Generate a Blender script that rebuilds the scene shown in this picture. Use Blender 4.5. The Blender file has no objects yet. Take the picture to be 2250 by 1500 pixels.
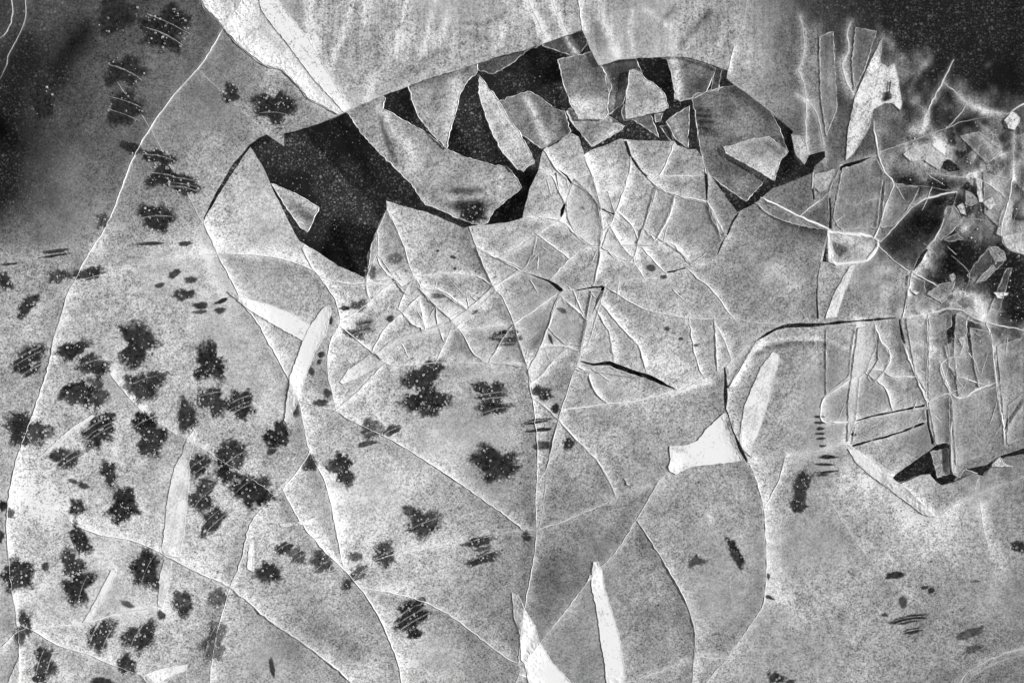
import bpy, math, random
import numpy as np
from mathutils import Vector, kdtree
from mathutils.geometry import delaunay_2d_cdt
random.seed(11); rng = np.random.default_rng(11)
scene = bpy.context.scene
COL = scene.collection

# ------------------------------------------------------------------ camera
# The ice sheet lies flat; plan units below are millimetres, x to the right, y downwards,
# the view looks straight down on a piece 2.25 m x 1.5 m.
cam_d = bpy.data.cameras.new('camera'); cam = bpy.data.objects.new('camera', cam_d); COL.objects.link(cam)
cam.location = (0, 0, 3.0); cam.rotation_euler = (0, 0, 0)
cam_d.sensor_width = 36; cam_d.lens = 36 * 3.0 / 2.25
cam_d.clip_start = 0.05; cam_d.clip_end = 100
scene.camera = cam
# ------------------------------------------------------------------ sky and sun
SUN_EL, SUN_AZ = math.radians(30), math.radians(14)
world = bpy.data.worlds.new('World'); scene.world = world; world.use_nodes = True
wn = world.node_tree; wn.nodes.clear()
sky = wn.nodes.new('ShaderNodeTexSky'); sky.sky_type = 'NISHITA'; sky.sun_disc = False
sky.sun_elevation = SUN_EL; sky.sun_rotation = math.radians(90) - SUN_AZ
bw = wn.nodes.new('ShaderNodeRGBToBW'); bg = wn.nodes.new('ShaderNodeBackground'); wo = wn.nodes.new('ShaderNodeOutputWorld')
wn.links.new(sky.outputs[0], bw.inputs[0]); wn.links.new(bw.outputs[0], bg.inputs[0]); wn.links.new(bg.outputs[0], wo.inputs[0])
bg.inputs[1].default_value = 0.05
sd = bpy.data.lights.new('sun', 'SUN'); sd.energy = 3.4; sd.angle = math.radians(4); sd.color = (1, 1, 1)
so = bpy.data.objects.new('sun', sd); COL.objects.link(so)
so.rotation_euler = Vector((math.cos(SUN_EL)*math.cos(SUN_AZ), math.cos(SUN_EL)*math.sin(SUN_AZ), math.sin(SUN_EL))).to_track_quat('Z', 'Y').to_euler()
vs = scene.view_settings; vs.view_transform = 'Standard'; vs.look = 'None'; vs.gamma = 1; vs.use_curve_mapping = False
vs.exposure = 0.62
scene.render.engine = 'CYCLES'
scene.cycles.transparent_max_bounces = 12
scene.cycles.max_bounces = 4
scene.cycles.diffuse_bounces = 1
scene.cycles.glossy_bounces = 1

# ------------------------------------------------------------------ helpers
def P(s): return [tuple(float(v) for v in t.split(',')) for t in s.split()]
def W(x, y, z=0.0): return ((x-1125)/1000.0, (750-y)/1000.0, z)
def mat(name):
    m = bpy.data.materials.new(name); m.use_nodes = True; m.node_tree.nodes.clear(); return m, m.node_tree
class NB:
    def __init__(s, nt): s.nt = nt
    def n(s, t, **k):
        nd = s.nt.nodes.new(t)
        for a, v in k.items(): setattr(nd, a, v)
        return nd
    def l(s, a, b): s.nt.links.new(a, b)
    def math(s, op, a, b=None, c=None, clamp=False):
        nd = s.n('ShaderNodeMath', operation=op); nd.use_clamp = clamp
        for i, v in enumerate((a, b, c)):
            if v is None: continue
            if isinstance(v, (int, float)): nd.inputs[i].default_value = v
            else: s.l(v, nd.inputs[i])
        return nd.outputs[0]
    def noise(s, co, scale, detail=2, rough=.6, dist=0):
        nd = s.n('ShaderNodeTexNoise'); s.l(co, nd.inputs['Vector'])
        nd.inputs['Scale'].default_value = scale; nd.inputs['Detail'].default_value = detail
        nd.inputs['Roughness'].default_value = rough; nd.inputs['Distortion'].default_value = dist
        return nd.outputs['Fac']
    def remap(s, v, a, b, c, d):
        nd = s.n('ShaderNodeMapRange'); s.l(v, nd.inputs[0])
        for i, x in enumerate((a, b, c, d)): nd.inputs[i+1].default_value = x
        return nd.outputs[0]
def ice_material(name, grain=1.0):
    m, nt = mat(name); b = NB(nt)
    co = b.n('ShaderNodeTexCoord').outputs['Object']
    fr = b.n('ShaderNodeAttribute', attribute_name='frost').outputs['Fac']
    gr = b.n('ShaderNodeAttribute', attribute_name='grain').outputs['Fac']
    n1 = b.remap(b.noise(co, 270, 1, .7), .30, .70, -.50*grain, .50*grain)
    n2 = b.remap(b.noise(co, 80, 3, .8), .3, .7, -.40*grain, .40*grain)
    v = b.n('ShaderNodeTexVoronoi'); b.l(co, v.inputs['Vector']); v.inputs['Scale'].default_value = 190
    sp = b.remap(v.outputs['Distance'], .10, .32, -.42*grain, 0)
    gate = b.remap(n2, 0, .12, 1, 0)
    s = b.math('ADD', b.math('ADD', n1, n2), b.math('MULTIPLY', sp, gate))
    if grain == 1.0:
        mp = b.n('ShaderNodeMapping'); b.l(co, mp.inputs[0]); mp.inputs['Scale'].default_value = (1, .09, 1); mp.inputs['Rotation'].default_value = (0, 0, math.radians(24))
        st = b.remap(b.noise(mp.outputs[0], 120, 2, .7), .32, .68, -.28, .28)
        s = b.math('ADD', s, b.math('MULTIPLY', st, b.n('ShaderNodeAttribute', attribute_name='streak').outputs['Fac']))
    s = b.math('ADD', b.math('MULTIPLY', s, b.math('SUBTRACT', 1.0, gr)), 1.0)
    s = b.math('MAXIMUM', s, .12)
    a = b.math('MULTIPLY', fr, s, clamp=True)
    pr = b.n('ShaderNodeBsdfPrincipled'); pr.inputs['Base Color'].default_value = (.86, .86, .86, 1)
    pr.inputs['Roughness'].default_value = .42; pr.inputs['IOR'].default_value = 1.31
    b.l(a, pr.inputs['Alpha'])
    o = b.n('ShaderNodeOutputMaterial'); b.l(pr.outputs[0], o.inputs[0])
    return m
def clear_material(name, k):
    m, nt = mat(name); b = NB(nt)
    t = b.n('ShaderNodeBsdfTransparent'); t.inputs[0].default_value = (k, k, k, 1)
    o = b.n('ShaderNodeOutputMaterial'); b.l(t.outputs[0], o.inputs[0]); return m
M_CLEAR = clear_material('clear_underside', .97)
M_DEEP = clear_material('deep_clear_underside', .62)
M_ICE = ice_material('frosted_ice')
M_WHITE = ice_material('white_frost', .6)
M_RIDGE = ice_material('crushed_frost', .22)
def patch_material():
    m, nt = mat('clear_dark_ice'); b = NB(nt)
    co = b.n('ShaderNodeTexCoord').outputs['Object']
    r = b.n('ShaderNodeAttribute', attribute_name='reach').outputs['Fac']
    d = b.n('ShaderNodeAttribute', attribute_name='depth').outputs['Fac']
    nn = b.math('ADD', b.math('MULTIPLY', b.noise(co, 75, 2, .6), .75), b.math('MULTIPLY', b.noise(co, 260, 2, .7), .45))
    e = b.remap(b.math('SUBTRACT', nn, r), -.24, .03, 0, 1)
    v = b.n('ShaderNodeTexVoronoi'); b.l(co, v.inputs['Vector']); v.inputs['Scale'].default_value = 190
    dots = b.remap(v.outputs['Distance'], .08, .2, 0, 1)
    cl = b.remap(b.noise(co, 45, 2, .6), .3, .6, .80, 1.02)
    a = b.math('MULTIPLY', b.math('MULTIPLY', e, cl), d, clamp=True)
    pr = b.n('ShaderNodeBsdfPrincipled')
    cr = b.remap(b.noise(co, 120, 3, .7), .4, .72, .006, .05)
    cb = b.n('ShaderNodeCombineColor')
    for i in range(3): b.l(cr, cb.inputs[i])
    b.l(cb.outputs[0], pr.inputs['Base Color'])
    pr.inputs['Roughness'].default_value = .3; pr.inputs['IOR'].default_value = 1.31
    b.l(a, pr.inputs['Alpha'])
    o = b.n('ShaderNodeOutputMaterial'); b.l(pr.outputs[0], o.inputs[0])
    return m
M_PATCH = patch_material()
def bed_material():
    m, nt = mat('dark_silt'); b = NB(nt)
    co = b.n('ShaderNodeTexCoord').outputs['Object']
    v = b.n('ShaderNodeTexVoronoi'); b.l(co, v.inputs['Vector']); v.inputs['Scale'].default_value = 210; v.inputs['Randomness'].default_value = 1
    sep = b.n('ShaderNodeSeparateColor'); b.l(v.outputs['Color'], sep.inputs[0])
    rnd = b.math('POWER', sep.outputs[0], 1.6)
    spot = b.remap(v.outputs['Distance'], .16, .5, .42, 0)
    v2 = b.n('ShaderNodeTexVoronoi'); b.l(co, v2.inputs['Vector']); v2.inputs['Scale'].default_value = 105
    sep2 = b.n('ShaderNodeSeparateColor'); b.l(v2.outputs['Color'], sep2.inputs[0])
    spot2 = b.math('MULTIPLY', b.remap(v2.outputs['Distance'], .1, .42, .6, 0), b.math('POWER', sep2.outputs[1], 4.0))
    g = b.remap(b.noise(co, 240, 3, .85), .42, .68, 0, .10)
    cloud = b.remap(b.noise(co, 8, 2, .6), .34, .60, .08, 1.0)
    c = b.math('ADD', b.math('MULTIPLY', b.math('ADD', b.math('ADD', b.math('MULTIPLY', spot, rnd), spot2), g), cloud), .0015)
    cb = b.n('ShaderNodeCombineColor')
    for i in range(3): b.l(c, cb.inputs[i])
    pr = b.n('ShaderNodeBsdfPrincipled'); b.l(cb.outputs[0], pr.inputs['Base Color']); pr.inputs['Roughness'].default_value = .8
    o = b.n('ShaderNodeOutputMaterial'); b.l(pr.outputs[0], o.inputs[0])
    return m
def water_material():
    m, nt = mat('still_water'); b = NB(nt)
    co = b.n('ShaderNodeTexCoord').outputs['Object']
    t = b.n('ShaderNodeBsdfTransparent'); t.inputs[0].default_value = (.8, .8, .8, 1)
    g = b.n('ShaderNodeBsdfGlossy'); g.inputs['Roughness'].default_value = .12
    bp = b.n('ShaderNodeBump'); bp.inputs['Strength'].default_value = .25; bp.inputs['Distance'].default_value = .002
    b.l(b.noise(co, 40, 2, .6), bp.inputs['Height']); b.l(bp.outputs[0], g.inputs['Normal'])
    mx = b.n('ShaderNodeMixShader'); mx.inputs[0].default_value = .006; b.l(t.outputs[0], mx.inputs[1]); b.l(g.outputs[0], mx.inputs[2])
    o = b.n('ShaderNodeOutputMaterial'); b.l(mx.outputs[0], o.inputs[0])
    return m
def bubble_material():
    m, nt = mat('trapped_air'); b = NB(nt)
    pr = b.n('ShaderNodeBsdfPrincipled'); pr.inputs['Base Color'].default_value = (.7, .7, .7, 1)
    co = b.n('ShaderNodeTexCoord').outputs['Object']
    b.l(b.remap(b.noise(co, 90, 1, .6), .3, .7, .08, .65), pr.inputs['Alpha'])
    pr.inputs['Roughness'].default_value = .25
    o = b.n('ShaderNodeOutputMaterial'); b.l(pr.outputs[0], o.inputs[0]); return m
M_BED, M_WATER, M_BUB = bed_material(), water_material(), bubble_material()

def link_mesh(name, verts, faces, m, parent=None, attrs=None, loc=None):
    me = bpy.data.meshes.new(name); me.from_pydata(verts, [], faces); me.materials.append(m)
    for k, vals in (attrs or {}).items():
        a = me.attributes.new(k, 'FLOAT', 'POINT'); a.data.foreach_set('value', np.asarray(vals, dtype=np.float32))
    o = bpy.data.objects.new(name, me); COL.objects.link(o)
    if parent is not None: o.parent = parent
    if loc is not None: o.location = loc
    return o
def tag(o, label, cat, group=None):
    o['label'] = label; o['category'] = cat
    if group: o['group'] = group
    return o

# ------------------------------------------------------------------ the setting under the ice
def sheet(name, z, m):
    v = [(-6, -6, z), (6, -6, z), (6, 6, z), (-6, 6, z)]
    o = link_mesh(name, v, [(0, 1, 2, 3)], m); o['kind'] = 'structure'; return o
def surrounding():
    v, f = [], []
    for x0, x1, y0, y1 in ((-4000, X0_, -4000, 5500), (X1_, 6250, -4000, 5500), (X0_, X1_, -4000, Y0_), (X0_, X1_, Y1_, 5500)):
        b = len(v)
        for z in (0, -6):
            for x, y in ((x0, y0), (x1, y0), (x1, y1), (x0, y1)): v.append(W(x, y, z/1000))
        f += [tuple(b+i for i in q) for q in ((3, 2, 1, 0), (4, 5, 6, 7), (0, 1, 5, 4), (1, 2, 6, 5), (2, 3, 7, 6), (3, 0, 4, 7))]
    o = link_mesh('ice_cover', v, f, M_ICE, None, {'frost': [.3]*len(v)}); o['kind'] = 'structure'
X0_, X1_, Y0_, Y1_ = -121, 2371, -121, 1621
surrounding()
sheet('pond_bed', -.075, M_BED); sheet('water', -.048, M_WATER)

# ------------------------------------------------------------------ tone of the frost over the sheet (density of the frost layer)
XS = np.arange(0, 2251, 150.0); YS = np.arange(0, 1501, 150.0)
T = np.array([
 [.13,.24,.28,.40,.62,.62,.68,.60,.68,.62,.62,.56,.18,.06,.06,.05],
 [.11,.22,.36,.44,.58,.66,.70,.66,.66,.66,.66,.60,.36,.36,.10,.06],
 [.08,.27,.42,.58,.62,.66,.66,.64,.66,.62,.60,.52,.40,.40,.36,.28],
 [.11,.42,.58,.68,.70,.68,.66,.66,.66,.68,.62,.48,.46,.42,.36,.48],
 [.56,.62,.68,.70,.66,.66,.66,.66,.64,.64,.62,.60,.56,.62,.26,.16],
 [.62,.66,.68,.68,.68,.66,.66,.66,.66,.66,.66,.60,.62,.60,.38,.36],
 [.62,.66,.67,.67,.67,.68,.68,.64,.60,.64,.64,.58,.58,.60,.56,.50],
 [.68,.70,.68,.68,.66,.68,.70,.62,.52,.56,.60,.58,.60,.66,.52,.46],
 [.68,.72,.70,.70,.68,.72,.70,.60,.48,.50,.56,.58,.57,.60,.60,.52],
 [.66,.70,.71,.69,.60,.56,.64,.56,.50,.56,.58,.57,.56,.54,.52,.50],
 [.66,.68,.68,.67,.56,.62,.66,.56,.60,.58,.56,.52,.57,.54,.50,.48]])
T = np.where(T > .5, T+.03, T)
T[:4, 0] = (.24, .20, .15, .20); T[:4, 1] = (.31, .29, .33, .45); T[7:, 10:] += .025
T[5:, :7] += .03; T[7:10, 8] += .05; T[3:6, 7:13] -= .03
# strokes of denser (+) or thinner (-) frost, a few painted glows: width, amount, course
STROKES = [
 (7,.2,'1990,40 2030,85 2048,135'),(6,.2,'2140,15 2165,60 2130,100'),(6,.18,'2060,110 2020,155 2000,200'),(7,.2,'2180,120 2160,170 2195,205'),(6,.16,'2225,40 2238,110'),(9,.16,'1930,60 1960,100'),(12,.12,'2090,40 2110,80'),(8,.22,'2000,220 2040,250 2030,290'),(7,.25,'2150,270 2190,300 2200,340'),(8,.22,'2050,380 2110,390 2150,380'),(8,.2,'2110,420 2170,450'),(7,.2,'2060,660 2110,640 2150,660'),
 (30,-.30,'1965,540 2010,495 2065,450'),(34,-.30,'2100,560 2160,580'),(34,-.28,'2205,600 2240,680'),(26,-.2,'2060,630 2090,600'),(30,-.15,'1990,400 2060,400'),(26,-.22,'2090,725 2130,735'),(24,-.18,'2110,330 2130,290'),
 (9,.14,'560,30 640,130 720,225'),(7,-.10,'840,20 900,70'),(6,.14,'1420,20 1470,60'),(8,-.1,'1180,100 1230,40'),(9,.10,'990,20 960,100'),
 (6,.18,'1757,37 1765,75 1765,123 1754,157 1765,181 1771,227 1770,288 1775,338'),(5,.16,'1749,208 1778,227 1797,256 1807,307 1815,367'),(9,.22,'1869,48 1861,75 1863,115 1850,141 1861,181 1877,211'),
 (6,.15,'2095,131 2071,179 2045,229 2030,258'),(7,.2,'2075,183 2095,200 2122,227 2157,243 2213,251'),(6,.2,'2229,288 2226,347 2223,395'),(9,.2,'1830,90 1826,180 1835,260'),
 (5,.14,'900,-20 880,60 868,130'),(5,.12,'960,-20 945,50 930,120'),(6,.12,'1110,60 1090,110'),(5,.12,'1390,20 1385,70 1395,120'),(6,-.12,'830,150 826,60'),(5,-.12,'740,150 760,90'),(7,.12,'1560,120 1600,70'),(6,-.12,'1450,50 1480,20'),
 (60,-.22,'2060,60 2240,90'),(50,-.25,'1980,30 2240,30'),(40,-.22,'2120,150 2240,180'),
 (11,.26,'678,-30 679,40 684,80 694,100'),(14,.10,'700,-20 705,60'),(8,.14,'782,-20 760,60 737,115 723,150'),(12,.20,'808,-20 803,45'),
 (9,.14,'818,185 806,222'),(9,.30,'1157,-20 1164,10 1180,42 1199,88'),(9,.24,'1208,-20 1216,10 1244,75'),(10,.20,'1317,-20 1322,45 1345,92 1356,124'),
 (7,-.22,'1560,28 1528,62 1497,98'),(6,-.16,'1014,50 1068,54 1112,28'),(11,-.12,'1020,68 1060,82'),(16,-.16,'1310,60 1325,95'),
 (14,-.10,'866,178 900,158 935,138 975,112'),(24,.10,'520,70 600,150 700,220'),(18,.07,'0,570 120,548 300,540 500,538 640,560'),
 (18,.16,'437,505 455,560 487,622 506,652'),(14,.26,'1888,705 1885,790 1880,850 1872,920 1862,972'),(28,.10,'1905,760 1930,800'),
 (5,.2,'1655,768 1690,750 1750,742 1812,745 1845,757 1872,772'),(5,-.22,'1660,776 1695,762 1750,752 1812,755'),
 (42,.10,'1900,1060 1960,1095 2010,1135'),(42,.10,'2010,1135 2070,1160 2110,1120 2180,1090'),(45,.14,'60,1090 110,1120'),(24,.10,'1698,1120 1702,1200 1705,1300 1755,1355'),  # the broadest ones are soft glows painted into the tone
 (16,.12,'2160,1110 2172,1180 2205,1260'),(26,.12,'1250,480 1300,520 1330,560'),(26,.12,'1330,380 1270,350 1215,400'),(22,.10,'1380,540 1420,550'),
 (22,.12,'950,720 1020,690 1085,632'),(18,.12,'870,620 940,640'),(22,.14,'1170,830 1200,770'),(16,.2,'1905,545 1850,520 1825,560'),
 (26,-.16,'2080,860 2085,960'),(20,-.12,'1830,760 1820,830'),(24,-.2,'1700,470 1760,490 1800,500'),(10,.18,'1676,470 1700,492'),
 (16,.16,'1850,130 1860,190 1876,212'),(22,.2,'1790,70 1795,150 1800,220'),(26,-.12,'1830,100 1835,250'),
 (24,.30,'1995,322 2040,318 2070,340'),(14,.26,'2010,285 2035,270'),(16,.22,'2125,230 2160,245'),(18,.20,'2145,300 2185,325'),(20,.24,'2170,470 2200,500 2240,540'),
 (30,.14,'2130,390 2190,400'),(16,.2,'2050,420 2035,430'),(22,.18,'2110,650 2160,690 2180,715'),(18,.16,'2120,720 2125,780'),(30,-.3,'2100,725 2130,740'),
 (30,-.25,'2080,520 2140,560'),(36,-.25,'2200,560 2240,620'),(14,.16,'2020,700 2035,770'),(20,-.12,'2100,780 2110,830'),(30,.1,'2200,760 2230,800'),
 (30,-.10,'640,1420 720,1380 780,1430'),(36,-.07,'1230,1060 1280,1120'),(40,-.08,'1220,1230 1190,1320'),
 (14,.16,'1640,800 1608,850'),(10,.12,'1480,860 1560,838'),(20,.10,'1400,790 1500,810'),(20,.10,'1690,590 1760,640'),(10,.14,'1540,1120 1565,1140'),
 (20,.12,'1530,560 1470,540'),(8,-.2,'1175,760 1215,700'),(40,-.12,'60,110 20,250 10,420'),(30,-.15,'190,60 120,180'),
]
def dist_poly(X, Y, pl):
    d = np.full(X.shape, 1e9)
    for (x0, y0), (x1, y1) in zip(pl[:-1], pl[1:]):
        dx, dy = x1-x0, y1-y0; L = dx*dx+dy*dy+1e-9
        t = np.clip(((X-x0)*dx+(Y-y0)*dy)/L, 0, 1)
        d = np.minimum(d, np.hypot(X-x0-t*dx, Y-y0-t*dy))
    return d
def value_noise(X, Y, s, seed):
    g = np.random.default_rng(seed).random((64, 64))
    u, v = X/s, Y/s; i, j = np.floor(u).astype(int), np.floor(v).astype(int); fu, fv = u-i, v-j
    fu = fu*fu*(3-2*fu); fv = fv*fv*(3-2*fv); i %= 64; j %= 64
    return (g[j, i]*(1-fu)*(1-fv)+g[j, (i+1) % 64]*fu*(1-fv)+g[(j+1) % 64, i]*(1-fu)*fv+g[(j+1) % 64, (i+1) % 64]*fu*fv)-.5
rng_f = np.random.default_rng(5)
def tone(X, Y):
    x = np.clip(X, 0, 2249)/150.0; y = np.clip(Y, 0, 1499)/150.0
    i, j = x.astype(int), y.astype(int); fx, fy = x-i, y-j
    t = T[j, i]*(1-fx)*(1-fy)+T[j, i+1]*fx*(1-fy)+T[j+1, i]*(1-fx)*fy+T[j+1, i+1]*fx*fy
    t = t + (.09*value_noise(X, Y, 75, 1) + .10*value_noise(X, Y, 28, 2))*np.clip(t/.5, .35, 1)
    wild = np.clip((X-1840)/180, 0, 1)*np.clip((900-Y)/250, 0, 1)
    t = t + wild*(.36*value_noise(X, Y, 45, 3)+.34*value_noise(X, Y, 18, 4))
    # crushed zone on the right: patchwork of tilted crumbs, each its own density
    cx = rng_f.uniform(1930, 2300, 260); cy = rng_f.uniform(230, 830, 260); cv = rng_f.normal(0, 1, 260)
    k = (X > 1940) & (Y > 230) & (Y < 830) & (X < 2300)
    if k.any():
        D = np.hypot(X[k][:, None]-cx[None], (Y[k][:, None]-cy[None])*.8); i2 = np.argpartition(D, 1, axis=1)[:, :2]
        d = np.take_along_axis(D, i2, 1); sw = d[:, 0] > d[:, 1]; i0 = np.where(sw, i2[:, 1], i2[:, 0]); gap = np.abs(d[:, 0]-d[:, 1])
        m = np.clip((X[k]-1960)/70, 0, 1)*np.clip((Y[k]-240)/60, 0, 1)*np.clip((820-Y[k])/60, 0, 1)
        t[k] = t[k]+m*(.08*cv[i0]+.10*np.exp(-(gap/5)**2)*(cv[i0] > -.4))
    for w, a, s in STROKES:
        pl = P(s); xs = [p[0] for p in pl]; ys = [p[1] for p in pl]
        k = (X > min(xs)-3*w) & (X < max(xs)+3*w) & (Y > min(ys)-3*w) & (Y < max(ys)+3*w)
        if k.any(): t[k] = t[k] + a*np.exp(-(dist_poly(X[k], Y[k], pl)/w)**2)
    return np.clip(t, .03, .98)

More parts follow.
